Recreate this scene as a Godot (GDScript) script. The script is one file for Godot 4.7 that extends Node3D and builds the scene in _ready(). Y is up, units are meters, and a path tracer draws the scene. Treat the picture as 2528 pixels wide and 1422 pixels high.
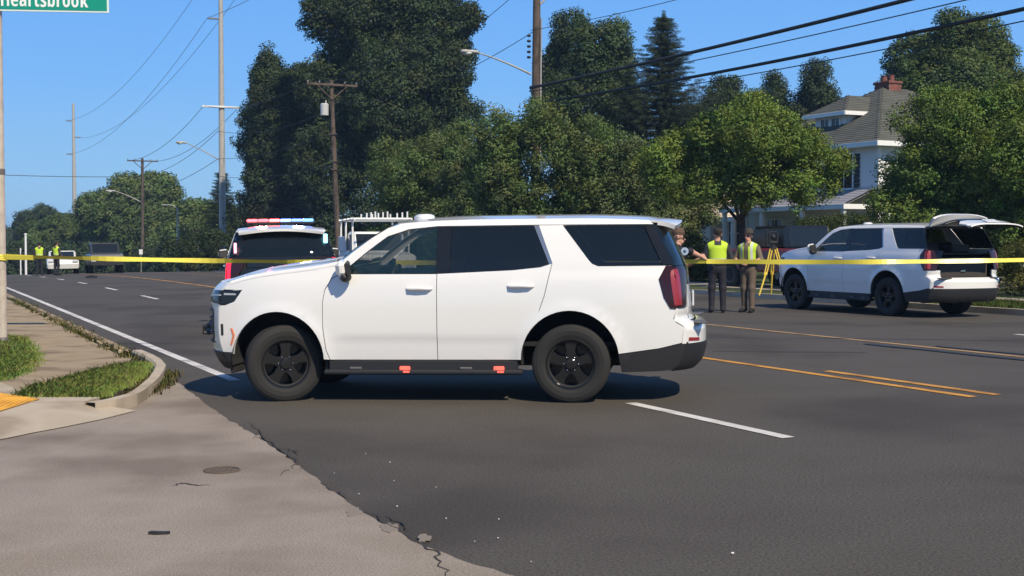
extends Node3D

const YAW := 0.44628
const EYE := Vector3(0.0, 1.70, 0.0)
var mats := {}
var noises := {}
var used := {}
var rng := RandomNumberGenerator.new()


# ------------------------------------------------------------------ mesh builder
class MB:
	var v := PackedVector3Array()
	var n := PackedVector3Array()
	var c := PackedColorArray()
	var uv := PackedVector2Array()
	var col := Color.WHITE
	var colored := false

	func tri(a: Vector3, b: Vector3, d: Vector3, na: Vector3, nb: Vector3, nd: Vector3) -> void:
		if (b - a).cross(d - a).dot(na + nb + nd) > 0.0:
			v.append(a); v.append(d); v.append(b)
			n.append(na); n.append(nd); n.append(nb)
		else:
			v.append(a); v.append(b); v.append(d)
			n.append(na); n.append(nb); n.append(nd)
		if colored:
			c.append(col); c.append(col); c.append(col)

	func quad(a: Vector3, b: Vector3, d: Vector3, e: Vector3, nn: Vector3) -> void:
		tri(a, b, d, nn, nn, nn)
		tri(a, d, e, nn, nn, nn)

	func flat(a: Vector3, b: Vector3, d: Vector3, away: Vector3) -> void:
		var k := (b - a).cross(d - a)
		if k.length_squared() < 1e-14:
			return
		k = k.normalized()
		if k.dot((a + b + d) / 3.0 - away) < 0.0:
			k = -k
		tri(a, b, d, k, k, k)

	func box(t: Transform3D, size: Vector3, bevel := 0.0) -> void:
		var h := size * 0.5
		var bv: float = minf(bevel, minf(h.x, minf(h.y, h.z)) * 0.95)
		var bs := t.basis.orthonormalized()
		var p := func(s: Vector3, ax: int) -> Vector3:
			var q := Vector3(s.x * (h.x - bv), s.y * (h.y - bv), s.z * (h.z - bv))
			q[ax] = s[ax] * h[ax]
			return t * q
		for ax in 3:
			var b1: int = (ax + 1) % 3
			var b2: int = (ax + 2) % 3
			for s in [-1.0, 1.0]:
				var q := []
				for k in [[-1, -1], [1, -1], [1, 1], [-1, 1]]:
					var sg := Vector3.ZERO
					sg[ax] = s; sg[b1] = k[0]; sg[b2] = k[1]
					q.append(p.call(sg, ax))
				var nn := Vector3.ZERO
				nn[ax] = s
				quad(q[0], q[1], q[2], q[3], bs * nn)
				if bv > 0.0:
					for s2 in [-1.0, 1.0]:
						var s1 := Vector3.ZERO
						s1[ax] = s; s1[b1] = s2; s1[b2] = -1.0
						var s3 := s1
						s3[b2] = 1.0
						var en := Vector3.ZERO
						en[ax] = s; en[b1] = s2
						quad(p.call(s1, ax), p.call(s3, ax), p.call(s3, b1), p.call(s1, b1), (bs * en).normalized())
		if bv > 0.0:
			for i in 8:
				var sg := Vector3(1 if i & 1 else -1, 1 if i & 2 else -1, 1 if i & 4 else -1)
				var nn := (bs * sg).normalized()
				tri(p.call(sg, 0), p.call(sg, 1), p.call(sg, 2), nn, nn, nn)

	func tube(pts: Array, radii: Array, sides := 8, caps := true) -> void:
		var m := pts.size()
		var ring := []
		var prev := Vector3.ZERO
		for i in m:
			var d: Vector3 = (pts[mini(i + 1, m - 1)] - pts[maxi(i - 1, 0)]).normalized()
			var a := prev
			if i == 0:
				a = d.cross(Vector3.UP if absf(d.y) < 0.9 else Vector3.RIGHT).normalized()
			a = (a - d * a.dot(d)).normalized()
			prev = a
			var b := d.cross(a)
			var r: float = radii[mini(i, radii.size() - 1)]
			var row := []
			for k in sides:
				var an := TAU * k / sides
				var o := a * cos(an) + b * sin(an)
				row.append([pts[i] + o * r, o])
			ring.append(row)
		for i in m - 1:
			for k in sides:
				var k2 := (k + 1) % sides
				var A: Array = ring[i][k]
				var B: Array = ring[i][k2]
				var C: Array = ring[i + 1][k2]
				var D: Array = ring[i + 1][k]
				tri(A[0], B[0], C[0], A[1], B[1], C[1])
				tri(A[0], C[0], D[0], A[1], C[1], D[1])
		if caps:
			for e in [0, m - 1]:
				var nn: Vector3 = (pts[0] - pts[1]).normalized() if e == 0 else (pts[m - 1] - pts[m - 2]).normalized()
				for k in sides:
					tri(pts[e], ring[e][k][0], ring[e][(k + 1) % sides][0], nn, nn, nn)

	# profile points are (radius, height along the axis y of t)
	func lathe(prof: Array, t: Transform3D, segs := 24) -> void:
		for i in prof.size() - 1:
			var p0: Vector2 = prof[i]
			var p1: Vector2 = prof[i + 1]
			var d := p1 - p0
			if d.length_squared() < 1e-12:
				continue
			var pn := Vector2(d.y, -d.x).normalized()
			for k in segs:
				var a0 := TAU * k / segs
				var a1 := TAU * (k + 1) / segs
				var c0 := Vector3(cos(a0), 0, sin(a0))
				var c1 := Vector3(cos(a1), 0, sin(a1))
				var n0: Vector3 = (t.basis * (c0 * pn.x + Vector3(0, pn.y, 0))).normalized()
				var n1: Vector3 = (t.basis * (c1 * pn.x + Vector3(0, pn.y, 0))).normalized()
				var A: Vector3 = t * (c0 * p0.x + Vector3(0, p0.y, 0))
				var B: Vector3 = t * (c1 * p0.x + Vector3(0, p0.y, 0))
				var C: Vector3 = t * (c1 * p1.x + Vector3(0, p1.y, 0))
				var D: Vector3 = t * (c0 * p1.x + Vector3(0, p1.y, 0))
				if p0.x > 1e-6:
					tri(A, B, C, n0, n1, n1)
				if p1.x > 1e-6:
					tri(A, C, D, n0, n1, n0)

	# polygon in the xy plane of t, extruded to +-depth/2 along z, with a chamfer
	func prism(poly: PackedVector2Array, t: Transform3D, depth: float, bevel := 0.0) -> void:
		var inner := poly
		if bevel > 0.0:
			var o := Geometry2D.offset_polygon(poly, -bevel)
			if o.size() == 1 and o[0].size() == poly.size():
				# match starting points
				var best := 0
				for i in o[0].size():
					if o[0][i].distance_squared_to(poly[0]) < o[0][best].distance_squared_to(poly[0]):
						best = i
				inner = PackedVector2Array()
				for i in o[0].size():
					inner.append(o[0][(best + i) % o[0].size()])
				if inner.size() > 1 and inner[1].distance_squared_to(poly[1]) > inner[inner.size() - 1].distance_squared_to(poly[1]):
					var rev := PackedVector2Array([inner[0]])
					for i in range(inner.size() - 1, 0, -1):
						rev.append(inner[i])
					inner = rev
			else:
				bevel = 0.0
		var hz := depth * 0.5
		var idx := Geometry2D.triangulate_polygon(inner)
		for s in [-1.0, 1.0]:
			var nn: Vector3 = (t.basis * Vector3(0, 0, s)).normalized()
			for i in range(0, idx.size(), 3):
				var q := []
				for k in 3:
					var e := inner[idx[i + k]]
					q.append(t * Vector3(e.x, e.y, s * hz))
				tri(q[0], q[1], q[2], nn, nn, nn)
		var cw := Geometry2D.is_polygon_clockwise(poly)
		var m := poly.size()
		for i in m:
			var a := poly[i]
			var b := poly[(i + 1) % m]
			var d := b - a
			var on := Vector2(d.y, -d.x).normalized()
			if cw:
				on = -on
			var nn: Vector3 = (t.basis * Vector3(on.x, on.y, 0)).normalized()
			var z := hz - bevel
			quad(t * Vector3(a.x, a.y, -z), t * Vector3(b.x, b.y, -z), t * Vector3(b.x, b.y, z), t * Vector3(a.x, a.y, z), nn)
			if bevel > 0.0:
				var ia := inner[i]
				var ib := inner[(i + 1) % m]
				for s in [-1.0, 1.0]:
					var n2: Vector3 = (t.basis * Vector3(on.x, on.y, s)).normalized()
					quad(t * Vector3(a.x, a.y, s * z), t * Vector3(b.x, b.y, s * z), t * Vector3(ib.x, ib.y, s * hz), t * Vector3(ia.x, ia.y, s * hz), n2)

	func ball(at: Vector3, r: Vector3, segs := 14, rings := 8) -> void:
		for j in rings:
			var f0 := PI * j / rings - PI / 2
			var f1 := PI * (j + 1) / rings - PI / 2
			for k in segs:
				var q := []
				for e in [[f0, k], [f0, k + 1], [f1, k + 1], [f1, k]]:
					var an: float = TAU * e[1] / segs
					q.append(Vector3(cos(e[0]) * cos(an), sin(e[0]), cos(e[0]) * sin(an)))
				var nn := []
				for e in q:
					nn.append((e / r).normalized())
				tri(at + q[0] * r, at + q[1] * r, at + q[2] * r, nn[0], nn[1], nn[2])
				tri(at + q[0] * r, at + q[2] * r, at + q[3] * r, nn[0], nn[2], nn[3])

	func mesh() -> ArrayMesh:
		var a := []
		a.resize(Mesh.ARRAY_MAX)
		a[Mesh.ARRAY_VERTEX] = v
		a[Mesh.ARRAY_NORMAL] = n
		if colored:
			a[Mesh.ARRAY_COLOR] = c
		if uv.size() == v.size() and uv.size() > 0:
			a[Mesh.ARRAY_TEX_UV] = uv
		var m := ArrayMesh.new()
		m.add_surface_from_arrays(Mesh.PRIMITIVE_TRIANGLES, a)
		return m


# ------------------------------------------------------------------ scene helpers
func obj(called: String, mb: MB, m: Material, parent: Node = self) -> MeshInstance3D:
	var o := MeshInstance3D.new()
	o.name = called if parent != self else numbered(called)
	o.mesh = mb.mesh()
	o.material_override = m
	parent.add_child(o, true)
	return o


func inst(called: String, mesh: Mesh, m: Material, parent: Node, t := Transform3D()) -> MeshInstance3D:
	var o := MeshInstance3D.new()
	o.name = called if parent != self else numbered(called)
	o.mesh = mesh
	o.material_override = m
	o.transform = t
	parent.add_child(o, true)
	return o


func numbered(s: String) -> String:
	if not used.has(s):
		used[s] = 0
		return s
	used[s] += 1
	return "%s_%03d" % [s, used[s]]


func tag(o: Node, label: String, category: String, group := "") -> Node:
	o.set_meta("label", label)
	o.set_meta("category", category)
	if group:
		o.set_meta("group", group)
	return o


func structure(o: Node, label := "") -> Node:
	o.set_meta("kind", "structure")
	if label:
		o.set_meta("label", label)
	return o


func thing(called: String, label: String, category: String, at := Vector3.ZERO, turn := 0.0, group := "") -> Node3D:
	var o := Node3D.new()
	o.name = numbered(called)
	add_child(o)
	o.position = at
	o.rotation.y = turn
	tag(o, label, category, group)
	return o


func xf(at: Vector3, euler := Vector3.ZERO) -> Transform3D:
	return Transform3D(Basis.from_euler(euler), at)


func lin(r: float, g: float, b: float) -> Color:
	return Color(r, g, b).linear_to_srgb()


func mat(key: String, color: Color, rough := 0.7, metal := 0.0) -> StandardMaterial3D:
	if not mats.has(key):
		var m := StandardMaterial3D.new()
		m.resource_name = key
		m.albedo_color = color
		m.roughness = rough
		m.metallic = metal
		mats[key] = m
	return mats[key]


func noise_tex(freq: float, stops: Array, sd: int, octaves := 4, kind := FastNoiseLite.TYPE_SIMPLEX_SMOOTH, size := 512) -> NoiseTexture2D:
	var f := FastNoiseLite.new()
	f.seed = sd
	f.noise_type = kind
	f.frequency = freq
	f.fractal_octaves = octaves
	var t := NoiseTexture2D.new()
	t.width = size
	t.height = size
	t.seamless = true
	t.noise = f
	var g := Gradient.new()
	g.offsets = PackedFloat32Array(stops.map(func(s): return s[0]))
	g.colors = PackedColorArray(stops.map(func(s): return s[1]))
	t.color_ramp = g
	return t


# a rough ground material: fine grain times broad patches, with relief
func ground_mat(key: String, base: Color, grain: float, grain_m: float, patch_dark: Color, patch_m: float, rough: float, relief: float, sd: int) -> StandardMaterial3D:
	var m := mat(key, Color.WHITE, rough)
	var d := base.srgb_to_linear()
	var lo := lin(d.r * (1.0 - grain), d.g * (1.0 - grain), d.b * (1.0 - grain))
	var hi := lin(d.r * (1.0 + grain), d.g * (1.0 + grain), d.b * (1.0 + grain))
	m.albedo_texture = noise_tex(0.06, [[0.15, lo], [0.5, base], [0.85, hi]], sd, 5, FastNoiseLite.TYPE_SIMPLEX_SMOOTH, 1024)
	m.uv1_triplanar = true
	m.uv1_world_triplanar = true
	m.uv1_scale = Vector3.ONE / grain_m
	m.detail_enabled = true
	m.detail_blend_mode = BaseMaterial3D.BLEND_MODE_MUL
	m.detail_uv_layer = BaseMaterial3D.DETAIL_UV_2
	m.detail_albedo = noise_tex(0.012, [[0.2, patch_dark], [0.45, Color(0.96, 0.95, 0.95)], [0.6, Color.WHITE], [0.85, Color(0.93, 0.92, 0.9)]], sd + 7, 5)
	m.uv2_triplanar = true
	m.uv2_world_triplanar = true
	m.uv2_scale = Vector3.ONE / patch_m
	if relief > 0.0:
		m.heightmap_enabled = true
		m.heightmap_scale = relief
		m.heightmap_texture = noise_tex(0.12, [[0.0, Color.BLACK], [1.0, Color.WHITE]], sd + 3, 3, FastNoiseLite.TYPE_SIMPLEX_SMOOTH, 1024)
	return m


func glow(key: String, color: Color, energy: float) -> StandardMaterial3D:
	var m := mat(key, color, 0.3)
	m.emission_enabled = true
	m.emission = color
	m.emission_energy_multiplier = energy
	return m


func glass(key: String, color: Color, alpha: float) -> StandardMaterial3D:
	var m := mat(key, Color(color, alpha), 0.02)
	m.transparency = BaseMaterial3D.TRANSPARENCY_ALPHA
	m.metallic_specular = 0.5
	return m


# smooth table look-up (Hermite)
func curve(tab: Array, t: float) -> float:
	var m := tab.size()
	if t <= tab[0].x:
		return tab[0].y
	if t >= tab[m - 1].x:
		return tab[m - 1].y
	var i := 0
	while t > tab[i + 1].x:
		i += 1
	var a: Vector2 = tab[i]
	var b: Vector2 = tab[i + 1]
	var h := b.x - a.x
	var s := (b.y - a.y) / h
	var ma := s
	var mb := s
	if i > 0:
		var sp: float = (a.y - tab[i - 1].y) / (a.x - tab[i - 1].x)
		ma = (s + sp) * 0.5 if s * sp > 0.0 else 0.0
	if i < m - 2:
		var sn: float = (tab[i + 2].y - b.y) / (tab[i + 2].x - b.x)
		mb = (s + sn) * 0.5 if s * sn > 0.0 else 0.0
	var q := (t - a.x) / h
	var q2 := q * q
	var q3 := q2 * q
	return (2 * q3 - 3 * q2 + 1) * a.y + (q3 - 2 * q2 + q) * h * ma + (-2 * q3 + 3 * q2) * b.y + (q3 - q2) * h * mb


func lerp_tab(tab: Array, t: float) -> float:
	for i in tab.size() - 1:
		if t <= tab[i + 1].x or i == tab.size() - 2:
			return lerpf(tab[i].y, tab[i + 1].y, clampf((t - tab[i].x) / (tab[i + 1].x - tab[i].x), 0.0, 1.0))
	return 0.0


# ------------------------------------------------------------------ the lie of the land: u runs along the road, v across it
func drop(u: float) -> float:
	if u < 45.0:
		return 0.0
	var d := minf(u, 110.0) - 45.0
	var y := -0.00028 * d * d
	if u > 110.0:
		var e := minf(u, 170.0) - 110.0
		y -= 2.0 * 0.00028 * d * (e - e * e / 120.0)
	return y


func land(u: float, v: float) -> float:
	return 0.013 * maxf(0.0, minf(v, 14.0) - 4.0) + drop(u)


func uv_at(x: float, z: float) -> Vector2:
	return Vector2(-x * sin(YAW) - z * cos(YAW), x * cos(YAW) - z * sin(YAW))


func at_uv(u: float, v: float, up := 0.0) -> Vector3:
	return Vector3(-u * sin(YAW) + v * cos(YAW), land(u, v) + up, -u * cos(YAW) - v * sin(YAW))


func on_land(x: float, z: float, up := 0.0) -> Vector3:
	var q := uv_at(x, z)
	return Vector3(x, land(q.x, q.y) + up, z)


func sheet(mb: MB, us: Array, vs: Array, up: float) -> void:
	for i in us.size() - 1:
		for j in vs.size() - 1:
			var q := []
			var nn := []
			for k in [[0, 0], [1, 0], [1, 1], [0, 1]]:
				var uu: float = us[i + k[0]]
				var vv: float = vs[j + k[1]]
				q.append(at_uv(uu, vv, up))
				var du := at_uv(uu + 0.3, vv) - at_uv(uu - 0.3, vv)
				var dv := at_uv(uu, vv + 0.3) - at_uv(uu, vv - 0.3)
				var w := du.cross(dv).normalized()
				nn.append(w if w.y > 0 else -w)
			mb.tri(q[0], q[1], q[2], nn[0], nn[1], nn[2])
			mb.tri(q[0], q[2], q[3], nn[0], nn[2], nn[3])


func steps(a: float, b: float, d: float) -> Array:
	var k := maxi(1, int(ceil(absf(b - a) / d)))
	var r := []
	for i in k + 1:
		r.append(lerpf(a, b, float(i) / k))
	return r


# flat polygon in x,z with real thickness: top at y + up, sides going down
func slab(mb: MB, poly: PackedVector2Array, top: float, thick: float, bevel := 0.0) -> void:
	var t := Transform3D(Basis(Vector3(1, 0, 0), Vector3(0, 0, 1), Vector3(0, -1, 0)), Vector3(0, top - thick * 0.5, 0))
	mb.prism(poly, t, thick, bevel)


func polyline_strip(mb: MB, pts: Array, width: float, up: float, taper := false) -> void:
	var m := pts.size()
	for i in m - 1:
		var w0 := width
		var w1 := width
		if taper:
			w0 *= 1.0 - absf(2.0 * i / (m - 1.0) - 1.0) * 0.8
			w1 *= 1.0 - absf(2.0 * (i + 1) / (m - 1.0) - 1.0) * 0.8
		var a: Vector3 = pts[i]
		var b: Vector3 = pts[i + 1]
		var d := (b - a).normalized()
		var s := d.cross(Vector3.UP).normalized()
		var y := Vector3(0, up, 0)
		mb.quad(a - s * w0 * 0.5 + y, a + s * w0 * 0.5 + y, b + s * w1 * 0.5 + y, b - s * w1 * 0.5 + y, Vector3.UP)


# ------------------------------------------------------------------ curved panels: a 2D outline laid on a surface
func patch(mb: MB, f: Callable, hint: Vector3, outline: PackedVector2Array, holes: Array, step: float, off := 0.0, flange := 0.0) -> void:
	var lo := outline[0]
	var hi := outline[0]
	for p in outline:
		lo = lo.min(p)
		hi = hi.max(p)
	var cache := {}
	var spot := func(p: Vector2) -> Array:
		var key := Vector2i((p * 20000.0).round())
		if not cache.has(key):
			var e := 0.004
			var du: Vector3 = f.call(p + Vector2(e, 0)) - f.call(p - Vector2(e, 0))
			var dv: Vector3 = f.call(p + Vector2(0, e)) - f.call(p - Vector2(0, e))
			var w := du.cross(dv).normalized()
			if w.dot(hint) < 0.0:
				w = -w
			cache[key] = [f.call(p) + w * off, w]
		return cache[key]
	var nx := maxi(1, int(ceil((hi.x - lo.x) / step)))
	var ny := maxi(1, int(ceil((hi.y - lo.y) / step)))
	var sx := (hi.x - lo.x) / nx
	var sy := (hi.y - lo.y) / ny
	for i in nx:
		for j in ny:
			var a := lo + Vector2(i * sx, j * sy)
			var cell := PackedVector2Array([a, a + Vector2(sx, 0), a + Vector2(sx, sy), a + Vector2(0, sy)])
			var parts: Array = Geometry2D.intersect_polygons(cell, outline)
			for hole in holes:
				var left := []
				for p in parts:
					left.append_array(Geometry2D.clip_polygons(p, hole))
				parts = left
			for p in parts:
				var idx := Geometry2D.triangulate_polygon(p)
				for k in range(0, idx.size(), 3):
					var A: Array = spot.call(p[idx[k]])
					var B: Array = spot.call(p[idx[k + 1]])
					var C: Array = spot.call(p[idx[k + 2]])
					mb.tri(A[0], B[0], C[0], A[1], B[1], C[1])
	if flange > 0.0:
		for i in outline.size():
			var a := outline[i]
			var b := outline[(i + 1) % outline.size()]
			var m := maxi(1, int(ceil(a.distance_to(b) / 0.06)))
			var perp := Vector2(b.y - a.y, a.x - b.x).normalized()
			if Geometry2D.is_point_in_polygon((a + b) * 0.5 + perp * 0.002, outline):
				perp = -perp
			for k in m:
				var A: Array = spot.call(a.lerp(b, float(k) / m))
				var B: Array = spot.call(a.lerp(b, float(k + 1) / m))
				var outw: Vector3 = f.call(a.lerp(b, (k + 0.5) / m) + perp * 0.01) - f.call(a.lerp(b, (k + 0.5) / m))
				mb.quad(A[0], B[0], B[0] - B[1] * flange, A[0] - A[1] * flange, outw.normalized())


func shrink(p: PackedVector2Array, d: float) -> PackedVector2Array:
	var o := Geometry2D.offset_polygon(p, -d)
	return o[0] if o.size() else p


func cut(p: PackedVector2Array, hole: PackedVector2Array) -> PackedVector2Array:
	var o := Geometry2D.clip_polygons(p, hole)
	var best := o[0]
	for q in o:
		if q.size() > best.size():
			best = q
	return best


func disc(at: Vector2, r: float, m := 40, ry := 0.0) -> PackedVector2Array:
	var p := PackedVector2Array()
	for i in m:
		p.append(at + Vector2(cos(TAU * i / m) * r, sin(TAU * i / m) * (ry if ry > 0.0 else r)))
	return p


# ------------------------------------------------------------------ the big sport utility body: x forward from the rear axle, y up, z to the right
const SEC := [Vector2(.2, .95), Vector2(.44, .99), Vector2(.70, 1.013), Vector2(.95, 1.018), Vector2(1.15, 1.008), Vector2(1.30, .985), Vector2(1.36, .965), Vector2(1.45, .943), Vector2(1.60, .897), Vector2(1.75, .845), Vector2(1.86, .79), Vector2(1.93, .715)]
const NOSE := [Vector2(.25, 3.80), Vector2(.36, 3.93), Vector2(.50, 4.01), Vector2(.62, 4.05), Vector2(.75, 4.06), Vector2(1.0, 4.05), Vector2(1.14, 4.03), Vector2(1.22, 3.98), Vector2(1.28, 3.90)]
const TAIL := [Vector2(.28, -1.20), Vector2(.36, -1.32), Vector2(.50, -1.385), Vector2(.62, -1.40), Vector2(.76, -1.40), Vector2(.80, -1.37), Vector2(.83, -1.28), Vector2(.95, -1.245), Vector2(1.15, -1.225), Vector2(1.40, -1.19), Vector2(1.60, -1.10), Vector2(1.84, -.98), Vector2(1.9, -.95)]
const TAIL_EDGE := [Vector2(.3, .26), Vector2(.78, .24), Vector2(.9, .18), Vector2(1.4, .15), Vector2(1.9, .13)]
const SHOULDER := [Vector2(2.36, 1.455), Vector2(2.6, 1.405), Vector2(2.9, 1.365), Vector2(3.3, 1.315), Vector2(3.5, 1.275), Vector2(3.62, 1.24), Vector2(3.87, 1.165)]
const ROOF := [Vector2(-1.15, -.065), Vector2(-.9, -.036), Vector2(-.5, -.012), Vector2(0, 0), Vector2(.9, 0), Vector2(1.4, -.008), Vector2(1.7, -.025), Vector2(1.95, -.05)]


func half_width(x: float, y: float) -> float:
	var w := curve(SEC, y)
	if x > 2.9:
		w -= 0.11 * pow((x - 2.9) / 0.9, 2.2)
	if x < -0.3:
		w -= 0.075 * pow((-0.3 - x) / 0.9, 2.0)
	if y < 1.3:
		w -= 0.006 * smoothstep(0.70, 0.64, y) * smoothstep(2.6, 2.3, x) * smoothstep(0.4, 0.7, x)
		for ax in [0.01, 3.10]:
			var r := Vector2(x - ax, y - 0.445).length()
			if y > 0.4:
				w += 0.018 * exp(-pow((r - 0.50) / 0.075, 2.0))
	return w


func nose_x(y: float) -> float:
	return curve(NOSE, y)


func tail_x(y: float) -> float:
	return curve(TAIL, y)


func tail_edge(y: float) -> float:
	return tail_x(y) + curve(TAIL_EDGE, y)


func border(f: Callable, y0: float, y1: float) -> PackedVector2Array:
	var p := PackedVector2Array()
	var k := maxi(2, int(absf(y1 - y0) / 0.04))
	for i in k + 1:
		var y := lerpf(y0, y1, float(i) / k)
		p.append(Vector2(f.call(y), y))
	return p


func poly(a: Array) -> PackedVector2Array:
	return PackedVector2Array(a)


func wheel_mesh_tyre() -> ArrayMesh:
	var mb := MB.new()
	var t := xf(Vector3.ZERO, Vector3(PI / 2, 0, 0))
	var prof := [Vector2(.225, -.10), Vector2(.258, -.122), Vector2(.30, -.136), Vector2(.345, -.139), Vector2(.382, -.128), Vector2(.400, -.112), Vector2(.405, -.092)]
	for z in [-.055, 0.0, .055]:
		prof.append_array([Vector2(.405, z - .007), Vector2(.395, z - .005), Vector2(.395, z + .005), Vector2(.405, z + .007)])
	prof.append_array([Vector2(.405, .092), Vector2(.400, .112), Vector2(.382, .128), Vector2(.345, .139), Vector2(.30, .136), Vector2(.258, .122), Vector2(.225, .10)])
	mb.lathe(prof, t, 56)
	# shoulder lugs
	for i in 60:
		var an := TAU * i / 60
		for s in [-1.0, 1.0]:
			mb.box(Transform3D(Basis(Vector3(0, 0, 1), an), Vector3(cos(an) * .394, sin(an) * .394, s * .108)), Vector3(.016, .026, .014), .003)
	return mb.mesh()


func wheel_mesh_rim() -> ArrayMesh:
	var mb := MB.new()
	var t := xf(Vector3.ZERO, Vector3(PI / 2, 0, 0))
	mb.lathe([Vector2(.262, .124), Vector2(.256, .130), Vector2(.246, .128), Vector2(.238, .112), Vector2(.234, .06), Vector2(.222, -.06)], t, 48)
	mb.lathe([Vector2(0.0, -.03), Vector2(.225, -.03)], Transform3D(t.basis, Vector3.ZERO), 40)
	mb.lathe([Vector2(.10, .055), Vector2(.098, .085), Vector2(.09, .092), Vector2(.062, .092), Vector2(.058, .115), Vector2(.05, .12), Vector2(0.0, .122)], t, 30)
	for i in 5:
		var an := TAU * i / 5 + PI / 2
		var a := poly([Vector2(.075, -.05), Vector2(.15, -.042), Vector2(.205, -.062), Vector2(.236, -.09), Vector2(.244, -.04), Vector2(.246, 0), Vector2(.244, .04), Vector2(.236, .09), Vector2(.205, .062), Vector2(.15, .042), Vector2(.075, .05)])
		mb.prism(a, Transform3D(Basis(Vector3(0, 0, 1), an), Vector3(0, 0, .072)), .045, .009)
	return mb.mesh()


func make_suv() -> Node3D:
	var paint := mat("white_paint", lin(.76, .752, .735), .32)
	paint.clearcoat_enabled = true
	paint.clearcoat = 1.0
	paint.clearcoat_roughness = 0.06
	var black := mat("black_plastic", lin(.018, .018, .02), .55)
	var gloss := mat("gloss_black", lin(.012, .013, .015), .12)
	var dark := mat("cabin_dark", lin(.012, .012, .013), .85)
	var liner := mat("wheel_liner", lin(.02, .02, .021), .9)
	var chrome := mat("bright_metal", lin(.75, .76, .78), .12, 1.0)
	var rubber := mat("tyre_rubber", lin(.017, .016, .0155), .8)
	var rimm := mat("black_wheel", lin(.014, .014, .015), .16)
	var tint := glass("tinted_glass", lin(.008, .012, .016), .93)
	var clear := glass("door_glass", lin(.012, .03, .035), .58)
	var wind := glass("windshield_glass", lin(.02, .04, .045), .42)
	var smoke := mat("smoked_lamp", lin(.03, .008, .009), .12)
	var red := mat("red_lens", lin(.28, .006, .016), .15)
	red.clearcoat_enabled = true
	var amber := mat("amber_marker", lin(.75, .22, .09), .25)
	var grey := mat("grey_pad", lin(.09, .09, .095), .6)
	var root := Node3D.new()
	root.name = "sport_utility_vehicle"
	var NS := func(y: float) -> float: return nose_x(y) - .30
	var TE := func(y: float) -> float: return tail_edge(y)
	var front := func(p: Vector2) -> Vector3:
		var we := half_width(nose_x(p.y) - .30, p.y)
		var q := clampf(absf(p.x) / we, 0.0, 1.0)
		return Vector3(nose_x(p.y) - .30 * q * q * q, p.y, clampf(p.x, -we, we))
	var rear := func(p: Vector2) -> Vector3:
		var we := half_width(tail_edge(p.y), p.y)
		var q := clampf(absf(p.x) / we, 0.0, 1.0)
		return Vector3(tail_x(p.y) + (tail_edge(p.y) - tail_x(p.y)) * q * q * q * q, p.y, clampf(p.x, -we, we))
	var arch_f := disc(Vector2(3.10, .445), .50, 48, .507)
	arch_f = Geometry2D.merge_polygons(arch_f, poly([Vector2(2.60, .1), Vector2(3.60, .1), Vector2(3.60, .445), Vector2(2.60, .445)]))[0]
	var arch_r := disc(Vector2(.01, .445), .505, 48, .507)
	arch_r = Geometry2D.merge_polygons(arch_r, poly([Vector2(-.495, .1), Vector2(.515, .1), Vector2(.515, .445), Vector2(-.495, .445)]))[0]
	# outlines on the side
	var door1 := poly([Vector2(2.53, .445), Vector2(1.39, .445), Vector2(1.39, 1.338), Vector2(2.40, 1.345), Vector2(2.50, 1.30), Vector2(2.575, 1.18), Vector2(2.60, 1.05), Vector2(2.60, .78), Vector2(2.57, .55)])
	var door2 := cut(poly([Vector2(1.385, .445), Vector2(.40, .445), Vector2(.32, .96), Vector2(.27, 1.10), Vector2(.19, 1.435), Vector2(.31, 1.398), Vector2(.6, 1.37), Vector2(1.385, 1.338)]), arch_r)
	var lamp := poly([Vector2(3.49, 1.182), Vector2(3.95, 1.19), Vector2(3.95, 1.02), Vector2(3.69, 1.02), Vector2(3.58, 1.06)])
	var fend := PackedVector2Array([Vector2(2.534, .445), Vector2(2.574, .55), Vector2(2.604, .78), Vector2(2.604, 1.05), Vector2(2.579, 1.183), Vector2(2.504, 1.304), Vector2(2.405, 1.349)])
	for x in [2.40, 2.5, 2.7, 2.9, 3.1, 3.3, 3.42, 3.5, 3.58, 3.63]:
		fend.append(Vector2(x, curve(SHOULDER, x)))
	fend.append_array(border(NS, 1.23, .50))
	fend.append(Vector2(3.62, .50))
	fend = cut(cut(fend, arch_f), lamp)
	var tlamp := PackedVector2Array([Vector2(-.905, 1.27), Vector2(-.975, 1.40)])
	tlamp.append_array(border(TE, 1.40, .965))
	tlamp.append_array([Vector2(-1.02, .97), Vector2(-.955, 1.08)])
	var qpan := PackedVector2Array([Vector2(.515, .46), Vector2(.316, .962), Vector2(.266, 1.101), Vector2(.186, 1.44), Vector2(.335, 1.832), Vector2(.085, 1.832), Vector2(-.19, 1.468), Vector2(-.225, 1.43), Vector2(-.285, 1.405)])
	qpan.append(Vector2(tail_edge(1.405), 1.405))
	qpan.append_array(border(TE, 1.40, .615))
	qpan.append_array([Vector2(-.9, .56), Vector2(-.48, .505)])
	qpan = cut(cut(qpan, arch_r), tlamp)
	var skirt := PackedVector2Array([Vector2(-.49, .497), Vector2(-.9, .552)])
	skirt.append_array(border(TE, .607, .335))
	skirt.append_array([Vector2(-.9, .325), Vector2(-.52, .315)])
	var rail := PackedVector2Array()
	for q in [Vector2(2.42, 1.36), Vector2(2.305, 1.44), Vector2(2.13, 1.585), Vector2(1.93, 1.735), Vector2(1.70, 1.808), Vector2(1.40, 1.836), Vector2(.3, 1.838), Vector2(-.75, 1.832)]:
		rail.append(q)
	rail.append(Vector2(tail_edge(1.83), 1.83))
	for x in [-.8, -.5, -.2, .2, .6, 1.0, 1.4, 1.6]:
		rail.append(Vector2(x, 1.90 + curve(ROOF, x)))
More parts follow.
